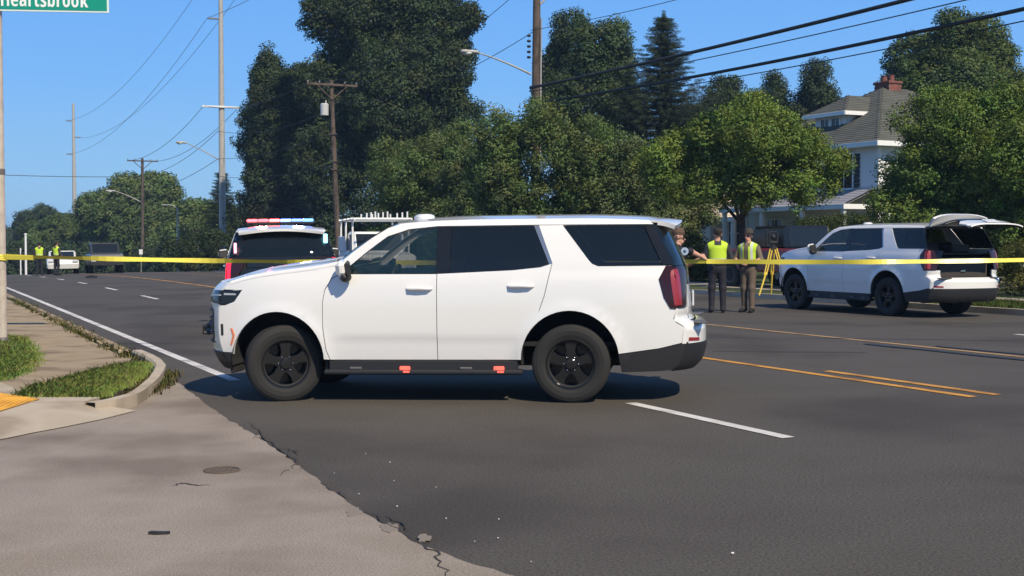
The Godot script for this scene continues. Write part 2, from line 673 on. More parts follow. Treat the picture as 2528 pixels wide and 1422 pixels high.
	for q in [Vector2(1.80, 1.862), Vector2(1.93, 1.82), Vector2(2.10, 1.715), Vector2(2.30, 1.565), Vector2(2.43, 1.458)]:
		rail.append(q)
	var g1 := poly([Vector2(2.375, 1.352), Vector2(2.30, 1.435), Vector2(2.13, 1.578), Vector2(1.93, 1.728), Vector2(1.70, 1.803), Vector2(1.40, 1.83), Vector2(1.40, 1.345)])
	var g2 := poly([Vector2(1.255, 1.330), Vector2(1.255, 1.832), Vector2(.388, 1.832), Vector2(.218, 1.425), Vector2(.32, 1.385), Vector2(.6, 1.355)])
	var g3 := poly([Vector2(.07, 1.827), Vector2(-.745, 1.825), Vector2(-.935, 1.413), Vector2(-.275, 1.413), Vector2(-.215, 1.44), Vector2(-.18, 1.475)])
	var dpil := PackedVector2Array([Vector2(-.752, 1.826), Vector2(tail_edge(1.82), 1.82)])
	dpil.append_array(border(TE, 1.78, 1.412))
	dpil.append(Vector2(-.942, 1.412))
	var tyre := wheel_mesh_tyre()
	var rim := wheel_mesh_rim()
	var lug := MB.new()
	lug.ball(Vector3.ZERO, Vector3(.011, .011, .016), 8, 6)
	var lugs := lug.mesh()
	for s in [-1.0, 1.0]:
		var side := func(p: Vector2) -> Vector3: return Vector3(p.x, p.y, s * half_width(p.x, p.y))
		var H := Vector3(0, 0.15, s)
		var part := func(called: String, out: PackedVector2Array, m: Material, off: float, flange: float, parent: Node, step := .075) -> MeshInstance3D:
			var mb := MB.new()
			patch(mb, side, H, out, [], step, off, flange)
			return obj(called, mb, m, parent)
		var fd: MeshInstance3D = part.call("fender", shrink(fend, .002), paint, 0.0, .02, root)
		var mb := MB.new()
		var xs := steps(2.40, 3.66, .09)
		for i in xs.size() - 1:
			for k in 5:
				var q := []
				var nn := []
				for e in [[i, k], [i + 1, k], [i + 1, k + 1], [i, k + 1]]:
					var x: float = xs[e[0]]
					var an: float = PI / 2 * e[1] / 5.0
					var y0 := curve(SHOULDER, x)
					var w := half_width(x, y0)
					q.append(Vector3(x, y0 + .045 * sin(an), s * (w - .12 * (1 - cos(an)))))
					nn.append(Vector3(.1, sin(an) * .9, s * cos(an)).normalized())
				mb.tri(q[0], q[1], q[2], nn[0], nn[1], nn[2])
				mb.tri(q[0], q[2], q[3], nn[0], nn[2], nn[3])
		obj("fender_crown", mb, paint, fd)
		mb = MB.new()
		patch(mb, side, H, poly([Vector2(3.60, .77), Vector2(3.575, .70), Vector2(3.61, .60), Vector2(3.63, .60), Vector2(3.60, .70), Vector2(3.625, .78)]), [], .06, .006, .006)
		obj("side_marker", mb, amber, fd)
		mb = MB.new()
		patch(mb, side, H, poly([Vector2(3.715, .70), Vector2(3.715, .82), Vector2(3.742, .82), Vector2(3.742, .70)]), [], .06, .004, .006)
		obj("bumper_slot", mb, black, fd)
		var d1: MeshInstance3D = part.call("door", shrink(door1, .0012), paint, 0.0, .02, root)
		var d2: MeshInstance3D = part.call("door", shrink(door2, .0012), paint, 0.0, .02, root)
		part.call("window", shrink(g1, .003), clear, -.012, 0.0, d1)
		part.call("window", shrink(g2, .003), tint, -.012, 0.0, d2)
		part.call("window_trim", poly([Vector2(1.40, 1.342), Vector2(1.40, 1.834), Vector2(1.255, 1.836), Vector2(1.255, 1.344)]), gloss, -.006, 0.01, d1)
		part.call("window_trim", poly([Vector2(.385, 1.832), Vector2(.335, 1.834), Vector2(.178, 1.435), Vector2(.213, 1.42)]), mat("satin_trim", lin(.42, .44, .47), .22, .8), -.004, .01, d2)
		part.call("window_trim", poly([Vector2(2.42, 1.347), Vector2(2.40, 1.352), Vector2(1.39, 1.347), Vector2(1.39, 1.338), Vector2(2.40, 1.343)]), gloss, .004, .01, d1)
		for hd in [[d1, 1.57, 1.185], [d2, .51, 1.205]]:
			mb = MB.new()
			var w := half_width(hd[1], hd[2])
			mb.tube([Vector3(hd[1] - .13, hd[2], s * (w - .005)), Vector3(hd[1] - .10, hd[2], s * (w + .03)), Vector3(hd[1], hd[2] + .004, s * (w + .038)), Vector3(hd[1] + .10, hd[2], s * (w + .03)), Vector3(hd[1] + .13, hd[2], s * (w - .005))], [.017, .02, .021, .02, .017], 10)
			obj("handle", mb, paint, hd[0])
		var qp: MeshInstance3D = part.call("quarter_panel", shrink(qpan, .002), paint, 0.0, .02, root)
		part.call("window", g3, tint, -.010, 0.0, qp)
		part.call("rear_pillar_trim", dpil, gloss, .001, .012, qp)
		part.call("bumper_skirt", skirt, black, .004, .03, root)
		part.call("roof_rail", rail, paint, 0.0, .03, root)
		var tl: MeshInstance3D = part.call("tail_light", tlamp, smoke, .012, .03, root, .05)
		mb = MB.new()
		patch(mb, rear, Vector3(-1, 0, s * .4), poly([Vector2(s * .60, 1.36), Vector2(s * .94, 1.39), Vector2(s * .97, 1.39), Vector2(s * .97, .972), Vector2(s * .78, .972), Vector2(s * .74, 1.1)]), [], .05, .012, .03)
		obj("lamp_housing", mb, smoke, tl)
		mb = MB.new()
		var rl := PackedVector2Array([Vector2(-1.018, 1.30), Vector2(-1.026, 1.345), Vector2(-1.044, 1.36)])
		rl.append_array(border(func(y: float) -> float: return tail_edge(y) - .001, 1.36, 1.0))
		rl.append_array([Vector2(-1.058, 1.0), Vector2(-1.035, 1.15)])
		patch(mb, side, H, rl, [], .04, .018, .006)
		patch(mb, rear, Vector3(-1, 0, s * .4), poly([Vector2(s * .86, 1.36), Vector2(s * .97, 1.37), Vector2(s * .97, 1.0), Vector2(s * .89, 1.0), Vector2(s * .885, 1.15)]), [], .04, .018, .006)
		obj("red_lens", mb, red, tl)
		# rear bumper half: white above, step pad
		mb = MB.new()
		mb.box(xf(Vector3(-1.315, .815, s * .70), Vector3(0, s * -.16, 0)), Vector3(.12, .022, .34), .01)
		obj("bumper_step", mb, grey, root)
		mb = MB.new()
		patch(mb, rear, Vector3(-1, 0, s * .4), poly([Vector2(s * .72, .625), Vector2(s * .88, .632), Vector2(s * .88, .668), Vector2(s * .72, .655)]), [], .05, .006, .004)
		obj("rear_reflector", mb, red, root)
		# lamp at the front corner
		mb = MB.new()
		var hl := PackedVector2Array([Vector2(3.495, 1.178), Vector2(NS.call(1.182), 1.182)])
		hl.append_array(border(NS, 1.15, 1.025))
		hl.append_array([Vector2(3.69, 1.023), Vector2(3.585, 1.063)])
		patch(mb, side, H, hl, [], .05, -.004, .02)
		patch(mb, front, Vector3(1, 0, s * .4), poly([Vector2(s * .52, 1.17), Vector2(s * .98, 1.18), Vector2(s * .98, 1.025), Vector2(s * .52, 1.06)]), [], .06, .004, .02)
		var hlo := obj("headlight", mb, gloss, root)
		mb = MB.new()
		patch(mb, side, H, poly([Vector2(3.56, 1.145), Vector2(3.70, 1.15), Vector2(3.70, 1.128), Vector2(3.56, 1.128)]), [], .05, .004, .004)
		var strip := mat("lamp_strip", lin(.4, .42, .45), .15)
		obj("lamp_strip", mb, strip, hlo)
		mb = MB.new()
		patch(mb, front, Vector3(1, 0, s * .4), poly([Vector2(s * .55, 1.12), Vector2(s * .94, 1.135), Vector2(s * .94, 1.12), Vector2(s * .55, 1.105)]), [], .06, .01, .004)
		obj("lamp_strip", mb, strip, hlo)
		# mirror
		var mr := Node3D.new()
		mr.name = "mirror"
		root.add_child(mr, true)
		mb = MB.new()
		mb.box(xf(Vector3(2.365, 1.41, s * 1.095), Vector3(s * .12, s * -.12, -.12)), Vector3(.12, .17, .21), .045)
		obj("mirror_cap", mb, paint, mr)
		mb = MB.new()
		mb.box(xf(Vector3(2.305, 1.405, s * 1.095), Vector3(s * .12, s * -.12, -.12)), Vector3(.04, .15, .19), .018)
		mb.ball(Vector3(2.33, 1.315, s * 1.085), Vector3(.06, .055, .09), 14, 8)
		mb.tube([Vector3(2.34, 1.32, s * 1.06), Vector3(2.36, 1.335, s * .95)], [.04, .045], 8)
		obj("mirror_base", mb, black, mr)
		# running board
		mb = MB.new()
		mb.box(xf(Vector3(1.55, .375, s * .955)), Vector3(2.0, .13, .07), .012)
		mb.box(xf(Vector3(1.55, .315, s * .955)), Vector3(2.1, .05, .15), .015)
		var rb := obj("running_board", mb, black, root)
		for k in 4:
			mb = MB.new()
			var lx: float = [2.26, 1.735, 1.09, .745][k]
			var lit := k == 1 or k == 3
			mb.box(xf(Vector3(lx, .355, s * 1.0)), Vector3(.11 if lit else .13, .045 if lit else .03, .03), .008)
			if lit and s < 0:
				mb.box(xf(Vector3(lx - .02, .322, s * 1.028)), Vector3(.07, .02, .01), .004)
			obj("marker_light", mb, glow("board_lamp", lin(.9, .10, .07), 1.3) if lit and s < 0 else grey, rb)
		# wheel wells
		for ax in [0.0, 3.09]:
			mb = MB.new()
			for i in 24:
				var a0 := PI * i / 24.0 - .12
				var a1 := PI * (i + 1) / 24.0 - .12
				var p0 := Vector2(cos(a0), sin(a0)) * .515
				var p1 := Vector2(cos(a1), sin(a1)) * .515
				var q := [Vector3(ax + p0.x, .445 + p0.y, s * .985), Vector3(ax + p1.x, .445 + p1.y, s * .985), Vector3(ax + p1.x, .445 + p1.y, s * .56), Vector3(ax + p0.x, .445 + p0.y, s * .56)]
				mb.quad(q[0], q[1], q[2], q[3], -Vector3(p0.x + p1.x, p0.y + p1.y, 0).normalized())
				mb.tri(Vector3(ax, .445, s * .56), q[3], q[2], Vector3(0, 0, s), Vector3(0, 0, s), Vector3(0, 0, s))
			if ax > 1.0:
				mb.box(xf(Vector3(3.635, .46, s * .72)), Vector3(.04, .34, .36), .01)
				mb.box(xf(Vector3(2.585, .42, s * .74)), Vector3(.04, .26, .38), .01)
			obj("wheel_well", mb, liner, root)
			var wh := Node3D.new()
			wh.name = "wheel"
			root.add_child(wh, true)
			wh.position = Vector3(ax if ax == 0.0 else 3.07, .401, s * .872)
			wh.rotation.y = 0.0 if s > 0 else PI
			wh.set_meta("steer", ax > 1.0)
			var ty := inst("tyre", tyre, rubber, wh)
			ty.name = "tyre"
			inst("rim", rim, rimm, wh)
			for i in 6:
				inst("lug_nut", lugs, chrome, wh, xf(Vector3(cos(TAU * i / 6) * .076, sin(TAU * i / 6) * .076, .096)))
		# dark inner skin behind the door gaps
		mb = MB.new()
		patch(mb, side, H, cut(cut(poly([Vector2(3.60, .46), Vector2(-1.1, .46), Vector2(-1.0, 1.33), Vector2(3.5, 1.15), Vector2(2.5, 1.33)]), arch_f), arch_r), [], .15, -.03)
		obj("inner_skin", mb, dark, root)
	# hood
	var hmap := func(p: Vector2) -> Vector3:
		var q := absf(p.y)
		var x := lerpf(2.50 + .12 * (1 - q * q), 3.93 - .28 * q * q * q, p.x)
		var w := half_width(x, curve(SHOULDER, x)) - .118
		var crown := .055 * (1 - q * q) + .012 * smoothstep(.62, .5, q)
		return Vector3(x, curve(SHOULDER, x) + .045 + crown, p.y * w)
	var mb := MB.new()
	patch(mb, hmap, Vector3.UP, poly([Vector2(0, -1), Vector2(1, -1), Vector2(1, 1), Vector2(0, 1)]), [], .09, 0.0, .02)
	obj("hood", mb, paint, root)
	# nose
	mb = MB.new()
	var nose := poly([Vector2(-.96, .50), Vector2(.96, .50), Vector2(.96, 1.04), Vector2(.52, 1.06), Vector2(.52, 1.17), Vector2(.95, 1.18), Vector2(.95, 1.265), Vector2(-.95, 1.265), Vector2(-.95, 1.18), Vector2(-.52, 1.17), Vector2(-.52, 1.06), Vector2(-.96, 1.04)])
	var grille := poly([Vector2(-.66, .56), Vector2(.66, .56), Vector2(.80, .66), Vector2(.80, .94), Vector2(.70, 1.02), Vector2(.48, 1.03), Vector2(.48, 1.13), Vector2(-.48, 1.13), Vector2(-.48, 1.03), Vector2(-.70, 1.02), Vector2(-.80, .94), Vector2(-.80, .66)])
	patch(mb, front, Vector3(1, 0, 0), nose, [grille], .07, 0.0, .02)
	obj("front_panel", mb, paint, root)
	mb = MB.new()
	patch(mb, front, Vector3(1, 0, 0), grille, [], .08, -.02)
	for k in 6:
		var y := .62 + k * .085
		var pts := []
		for i in 17:
			pts.append(front.call(Vector2(lerpf(-.78, .78, i / 16.0) if y < .98 else lerpf(-.46, .46, i / 16.0), y)))
		mb.tube(pts, [.014], 6)
	obj("grille", mb, black, root)
	mb = MB.new()
	patch(mb, front, Vector3(1, -.2, 0), poly([Vector2(-.98, .34), Vector2(.98, .34), Vector2(.98, .52), Vector2(-.98, .52)]), [], .08, .012, .03)
	for s in [-1.0, 1.0]:
		var sd := func(p: Vector2) -> Vector3: return Vector3(p.x, p.y, s * half_width(p.x, p.y))
		var o := PackedVector2Array([Vector2(3.61, .40)])
		o.append_array(border(NS, .37, .52))
		o.append_array([Vector2(3.62, .52)])
		patch(mb, sd, Vector3(0, 0, s), o, [], .07, .008, .02)
		var hook := MB.new()
		hook.tube([Vector3(3.98, .70, s * .60), Vector3(4.05, .70, s * .60), Vector3(4.05, .77, s * .60), Vector3(3.98, .78, s * .60)], [.022], 8)
		obj("tow_hook", hook, black, root)
	obj("front_bumper", mb, black, root)
	# glass in front, roof
	var wmap := func(p: Vector2) -> Vector3:
		var q := p.y
		var k := 1 - q * q
		return Vector3(lerpf(2.415 + .20 * k, 1.80 + .13 * k, p.x), lerpf(1.45 + .03 * k, 1.868 + .035 * k, p.x) + .03 * sin(PI * p.x), q * lerpf(.925, .775, p.x))
	mb = MB.new()
	patch(mb, wmap, Vector3(1, 1, 0), poly([Vector2(0, -1), Vector2(1, -1), Vector2(1, 1), Vector2(0, 1)]), [], .1)
	obj("windshield", mb, wind, root)
	var rmap := func(p: Vector2) -> Vector3:
		var x := p.x + .12 * (1 - p.y * p.y) * smoothstep(1.2, 1.8, p.x)
		var yr := 1.90 + curve(ROOF, p.x)
		return Vector3(x, yr + .045 * (1 - p.y * p.y) * (1.0 - .25 * smoothstep(1.2, 1.85, p.x)) + .008 * smoothstep(.8, .7, absf(p.y)) * smoothstep(-.9, -.8, p.x) * smoothstep(1.75, 1.6, p.x), p.y * half_width(p.x, yr))
	mb = MB.new()
	patch(mb, rmap, Vector3.UP, poly([Vector2(-.90, -1), Vector2(1.82, -1), Vector2(1.82, 1), Vector2(-.90, 1)]), [], .1, 0.0, .02)
	obj("roof", mb, paint, root)
	mb = MB.new()
	patch(mb, rmap, Vector3.DOWN, poly([Vector2(-.88, -.98), Vector2(1.78, -.98), Vector2(1.78, .98), Vector2(-.88, .98)]), [], .2, .05)
	obj("headliner", mb, mat("headliner", lin(.10, .10, .10), .95), root)
	# underside, cabin
	mb = MB.new()
	mb.box(xf(Vector3(1.3, .40, 0)), Vector3(5.0, .12, 1.1), .03)
	mb.box(xf(Vector3(1.53, .44, 0)), Vector3(2.0, .14, 1.86), .03)
	mb.box(xf(Vector3(-.85, .47, 0)), Vector3(.7, .1, 1.7), .03)
	mb.tube([Vector3(-1.0, .36, .5), Vector3(-1.3, .36, .5)], [.03], 8)
	for ax in [0.0, 3.07]:
		mb.tube([Vector3(ax, .40, -.8), Vector3(ax, .40, .8)], [.05], 8)
	mb.ball(Vector3(0, .38, 0), Vector3(.16, .14, .14))
	obj("chassis", mb, dark, root)
	mb = MB.new()
	mb.box(xf(Vector3(.6, .60, 0)), Vector3(3.6, .04, 1.8))
	mb.box(xf(Vector3(2.45, 1.18, 0), Vector3(0, 0, -.05)), Vector3(.55, .42, 1.7), .08)
	mb.box(xf(Vector3(2.15, .85, 0)), Vector3(.9, .35, .28), .04)
	obj("dashboard", mb, dark, root)
	for s in [-1.0, 1.0]:
		mb = MB.new()
		mb.box(xf(Vector3(1.35, .92, s * .45), Vector3(0, 0, .1)), Vector3(.55, .18, .55), .06)
		mb.box(xf(Vector3(1.03, 1.25, s * .45), Vector3(0, 0, .22)), Vector3(.16, .66, .54), .07)
		mb.box(xf(Vector3(.93, 1.66, s * .45), Vector3(0, 0, .15)), Vector3(.10, .19, .28), .045)
		obj("seat", mb, dark, root)
	mb = MB.new()
	mb.box(xf(Vector3(.25, .95, 0)), Vector3(.5, .18, 1.4), .06)
	mb.box(xf(Vector3(-.02, 1.25, 0), Vector3(0, 0, .22)), Vector3(.15, .6, 1.4), .06)
	obj("seat", mb, dark, root)
	mb = MB.new()
	var ring := []
	for i in 25:
		var an := TAU * i / 24
		ring.append(Vector3(1.98, 1.25, -.45) + Basis(Vector3(0, 0, 1), .45) * Vector3(0, sin(an) * .19, cos(an) * .19))
	mb.tube(ring, [.017], 8, false)
	mb.tube([Vector3(2.25, 1.15, -.45), Vector3(1.98, 1.25, -.45)], [.03, .045], 8)
	obj("steering_wheel", mb, mat("wheel_grey", lin(.05, .05, .055), .5), root)
	# rear end
	mb = MB.new()
	patch(mb, rear, Vector3(-1, 0, 0), poly([Vector2(-.98, .60), Vector2(.98, .60), Vector2(.98, .97), Vector2(.70, .97), Vector2(.70, .825), Vector2(-.70, .825), Vector2(-.70, .97), Vector2(-.98, .97)]), [], .07, 0.0, .02)
	obj("rear_bumper", mb, paint, root)
	mb = MB.new()
	patch(mb, rear, Vector3(-1, -.2, 0), poly([Vector2(-.98, .33), Vector2(.98, .33), Vector2(.98, .605), Vector2(-.98, .605)]), [], .07, .008, .03)
	obj("rear_valance", mb, black, root)
	var gate := Node3D.new()
	gate.name = "tailgate"
	root.add_child(gate, true)
	gate.position = Vector3(-.90, 1.88, 0)
	var shift := func(m2: MB) -> MB:
		for i in m2.v.size():
			m2.v[i] -= gate.position
		return m2
	mb = MB.new()
	patch(mb, rear, Vector3(-1, 0, 0), poly([Vector2(-.695, .835), Vector2(.695, .835), Vector2(.695, .972), Vector2(.735, 1.1), Vector2(.62, 1.20), Vector2(-.62, 1.20), Vector2(-.735, 1.1), Vector2(-.695, .972)]), [], .08, .002, .03)
	obj("gate_panel", shift.call(mb), paint, gate)
	mb = MB.new()
	patch(mb, rear, Vector3(-1, 0, 0), poly([Vector2(-.60, 1.21), Vector2(.60, 1.21), Vector2(.60, 1.36), Vector2(.93, 1.395), Vector2(-.93, 1.395), Vector2(-.60, 1.36)]), [], .08, .006, .02)
	obj("gate_trim", shift.call(mb), gloss, gate)
	mb = MB.new()
	patch(mb, rear, Vector3(-1, .3, 0), poly([Vector2(-.93, 1.40), Vector2(.93, 1.40), Vector2(.80, 1.825), Vector2(-.80, 1.825)]), [], .09, .004)
	obj("rear_window", shift.call(mb), tint, gate)
	mb = MB.new()
	patch(mb, rear, Vector3(1, 0, 0), poly([Vector2(-.70, .84), Vector2(.70, .84), Vector2(.72, 1.1), Vector2(.90, 1.40), Vector2(.80, 1.83), Vector2(-.80, 1.83), Vector2(-.90, 1.40), Vector2(-.72, 1.1)]), [shrink(poly([Vector2(-.93, 1.40), Vector2(.93, 1.40), Vector2(.80, 1.825), Vector2(-.80, 1.825)]), .05)], .09, .04)
	obj("gate_lining", shift.call(mb), dark, gate)
	mb = MB.new()
	var spo := func(p: Vector2) -> Vector3:
		var x := lerpf(-.895, -1.15 + .07 * p.y * p.y * p.y * p.y, p.x)
		return Vector3(x, 1.90 + curve(ROOF, x) + .045 * (1 - p.y * p.y) - .03 * p.x * p.x * p.y * p.y, p.y * half_width(x, 1.90 + curve(ROOF, x)))
	patch(mb, spo, Vector3.UP, poly([Vector2(0, -1), Vector2(1, -1), Vector2(1, 1), Vector2(0, 1)]), [], .11, 0.0, .045)
	patch(mb, spo, Vector3.DOWN, poly([Vector2(0, -1), Vector2(1, -1), Vector2(1, 1), Vector2(0, 1)]), [], .2, .045)
	obj("spoiler", shift.call(mb), paint, gate)
	mb = MB.new()
	mb.box(xf(Vector3(-1.262, 1.03, 0)), Vector3(.02, .16, .32), .006)
	obj("number_plate", shift.call(mb), mat("plate", lin(.55, .57, .6), .4), gate)
	# small dome aerial on the roof
	mb = MB.new()
	mb.lathe([Vector2(.10, -.02), Vector2(.10, .012), Vector2(.092, .03), Vector2(.06, .045), Vector2(0, .05)], Transform3D(Basis.from_scale(Vector3(1.15, 1, 1)), Vector3(1.66, 1.928, -.18)), 20)
	obj("roof_aerial", mb, paint, root)
	return root


# sets a vehicle whose rear axle is the origin on the land, heading h (world direction of its nose)
func park(o: Node3D, rear_axle: Vector2, heading: Vector2, wheelbase: float, track := 1.74) -> void:
	var h := Vector3(heading.x, 0, heading.y).normalized()
	var r := h.cross(Vector3.UP)
	var a := on_land(rear_axle.x, rear_axle.y)
	var f := on_land(rear_axle.x + h.x * wheelbase, rear_axle.y + h.z * wheelbase)
	var lr := on_land(rear_axle.x - r.x * track / 2, rear_axle.y - r.z * track / 2).y
	var rr := on_land(rear_axle.x + r.x * track / 2, rear_axle.y + r.z * track / 2).y
	var lf := on_land(rear_axle.x + h.x * wheelbase - r.x * track / 2, rear_axle.y + h.z * wheelbase - r.z * track / 2).y
	var rf := on_land(rear_axle.x + h.x * wheelbase + r.x * track / 2, rear_axle.y + h.z * wheelbase + r.z * track / 2).y
	var fx := (h * wheelbase + Vector3(0, (lf + rf - lr - rr) * .5, 0)).normalized()
	var rz := (r * track + Vector3(0, (rr + rf - lr - lf) * .5, 0)).normalized()
	var up := rz.cross(fx).normalized()
	rz = fx.cross(up)
	o.transform = Transform3D(Basis(fx, up, rz), Vector3(a.x, (lr + rr) * .5, a.z))


# ------------------------------------------------------------------ foliage
func leaf_cluster(sd: int, count: int, radius: float, length: float, width: float, hang := 0.0) -> ArrayMesh:
	var r := RandomNumberGenerator.new()
	r.seed = sd
	var mb := MB.new()
	mb.colored = true
	for i in count:
		var d := Vector3(r.randfn(), r.randfn(), r.randfn()).normalized()
		var at := d * radius * pow(r.randf(), .45)
		at.y *= .75
		var up := (d + Vector3(0, .55, 0) + Vector3(r.randfn(), r.randfn(), r.randfn()) * .45).normalized()
		var ax := Vector3(r.randfn(), r.randfn() - hang - .3, r.randfn()).normalized()
		ax = (ax - up * ax.dot(up) * .85).normalized()
		var sd2 := ax.cross(up).normalized()
		var nn := (sd2.cross(ax) * .5 + d * .6 + Vector3(0, .25, 0)).normalized()
		var l := length * r.randf_range(.7, 1.25)
		var w := width * r.randf_range(.7, 1.2)
		var b := r.randf_range(.72, 1.2)
		mb.col = Color(b * r.randf_range(.9, 1.12), b, b * r.randf_range(.8, 1.1))
		var bend := sd2.cross(ax) * l * .12
		var A := at - ax * l * .5
		var B := at - sd2 * w * .5 + bend
		var C := at + ax * l * .5 - bend
		var D := at + sd2 * w * .5 + bend
		mb.tri(A, B, C, nn, nn, nn)
		mb.tri(A, C, D, nn, nn, nn)
	return mb.mesh()


func leaf_mat(key: String, back: float) -> StandardMaterial3D:
	var m := mat(key, Color.WHITE, .8)
	m.metallic_specular = .25
	m.vertex_color_use_as_albedo = true
	m.backlight_enabled = true
	m.backlight = Color(back, back, back * .5)
	return m


func crown(parent: Node, called: String, places: Array, cols: Array, mesh: Mesh, m: Material) -> MultiMeshInstance3D:
	var mm := MultiMesh.new()
	mm.transform_format = MultiMesh.TRANSFORM_3D
	mm.use_colors = true
	mm.mesh = mesh
	mm.instance_count = places.size()
	for i in places.size():
		mm.set_instance_transform(i, places[i])
		mm.set_instance_color(i, cols[i])
	var o := MultiMeshInstance3D.new()
	o.name = called
	o.multimesh = mm
	o.material_override = m
	o.set_meta("kind", "stuff")
	parent.add_child(o, true)
	return o


func auto_lobes(center: Vector3, rad: Vector3, count: int, r: RandomNumberGenerator) -> Array:
	var out := [[center, rad * .76]]
	for i in count:
		var d := Vector3(r.randfn(), r.randfn() * .9 + .15, r.randfn()).normalized()
		var k := r.randf_range(.24, .42)
		out.append([center + d * rad * r.randf_range(.62, .86), rad * k])
	return out


# tone: linear leaf colour; lobes relative to the foot of the trunk
func tree(called: String, label: String, category: String, group: String, foot: Vector3, lobes: Array, trunk_r: float, tone: Color, density: float, scale: float, sd: int, mesh: Mesh, bark: Material, fill := 0.5) -> Node3D:
	var r := RandomNumberGenerator.new()
	r.seed = sd
	var t := thing(called, label, category, foot, 0.0, group)
	var top: Vector3 = lobes[0][0]
	var mb := MB.new()
	var fork := Vector3(top.x * .3, top.y * .42, top.z * .3)
	var p0 := Vector3(0, -.2, 0)
	var mid := fork * .5 + Vector3(r.randfn() * .06, 0, r.randfn() * .06)
	mb.tube([p0, Vector3(0, .15, 0), mid, fork, top + Vector3(0, lobes[0][1].y * .3, 0)], [trunk_r * 1.5, trunk_r * 1.1, trunk_r * .9, trunk_r * .75, trunk_r * .2], 9)
	for i in mini(lobes.size(), 9):
		if i == 0:
			continue
		var e: Vector3 = lobes[i][0]
		var s := fork.lerp(top, r.randf_range(0.0, .5))
		mb.tube([s, s.lerp(e, .5) + Vector3(r.randfn() * .1, -.05 * e.distance_to(s), r.randfn() * .1), e], [trunk_r * .45, trunk_r * .3, trunk_r * .1], 6)
	obj("trunk", mb, bark, t)
	var nz := FastNoiseLite.new()
	nz.seed = sd
	nz.frequency = .9
	var places := []
	var cols := []
	for i in lobes.size():
		var c: Vector3 = lobes[i][0]
		var rad: Vector3 = lobes[i][1]
		var area := 4 * PI * pow(rad.x * rad.y * rad.z, .6667)
		var m := int(area * density)
		var shade := r.randf_range(.78, 1.2)
		for k in m:
			var d := Vector3(r.randfn(), r.randfn(), r.randfn()).normalized()
			var depth := 1.0 - fill * r.randf() * r.randf()
			depth *= 1.0 + .22 * nz.get_noise_3dv(c + d * rad * .8)
			var p := c + d * rad * depth
			var buried := false
			for j in lobes.size():
				if j != i and ((p - lobes[j][0]) / lobes[j][1]).length() < .62:
					buried = true
					break
			if buried or p.y < .15:
				continue
			if nz.get_noise_3dv(p * 1.2) < -.34:
				continue
			var b := Basis.from_euler(Vector3(r.randf_range(-.5, .5), r.randf() * TAU, r.randf_range(-.5, .5))).scaled(Vector3.ONE * scale * r.randf_range(.7, 1.3))
			places.append(Transform3D(b, p))
			var g := shade * r.randf_range(.8, 1.22)
			cols.append(Color(tone.r * g * r.randf_range(.85, 1.25), tone.g * g, tone.b * g * r.randf_range(.8, 1.2)))
	crown(t, "crown", places, cols, mesh, leaf_mat("leaf", .7))
	return t


func conifer(called: String, label: String, category: String, foot: Vector3, height: float, radius: float, tone: Color, sd: int, mesh: Mesh, bark: Material, start := .06, group := "") -> Node3D:
	var r := RandomNumberGenerator.new()
	r.seed = sd
	var t := thing(called, label, category, foot, 0.0, group)
	var mb := MB.new()
	mb.tube([Vector3(0, -.2, 0), Vector3(0, height * .5, 0), Vector3(0, height * .99, 0)], [radius * .07, radius * .05, .015], 8)
	var places := []
	var cols := []
	var y := height * start
	while y < height * .985:
		var f := 1.0 - y / height
		var reach := radius * pow(f, .85) + .12
		var m := int(7 + 7 * f)
		for k in m:
			var an := TAU * (k + r.randf()) / m
			var L := reach * r.randf_range(.62, 1.18)
			var d := Vector3(cos(an), 0, sin(an))
			var tip := d * L + Vector3(0, .16 * L, 0)
			if f > .25 and k % 2 == 0:
				mb.tube([Vector3(0, y, 0), Vector3(0, y - L * .06, 0) + d * L * .5, Vector3(0, y, 0) + tip * .95], [.03, .02, .008], 5, false)
			var st := maxi(2, int(L / .32))
			for q in st:
				var w := (q + .6) / st
				var p := Vector3(0, y - sin(w * PI) * L * .10, 0) + d * L * w + Vector3(0, .34 * L * w * w, 0)
				var b := Basis(Vector3.UP, -an) * Basis.from_scale(Vector3(1.35, .42, .62) * (1.15 - .55 * w) * r.randf_range(.75, 1.2))
				places.append(Transform3D(b, p + Vector3(r.randfn(), r.randfn() * .5, r.randfn()) * .05))
				var g := r.randf_range(.75, 1.2)
				cols.append(Color(tone.r * g, tone.g * g, tone.b * g))
		y += .26 + .34 * f
	for k in 5:
		places.append(Transform3D(Basis.from_scale(Vector3(.35, .9, .35)), Vector3(0, height * (.95 + .012 * k), 0)))
		cols.append(tone)
	obj("trunk", mb, bark, t)
	crown(t, "crown", places, cols, mesh, leaf_mat("needle", .4))
	return t


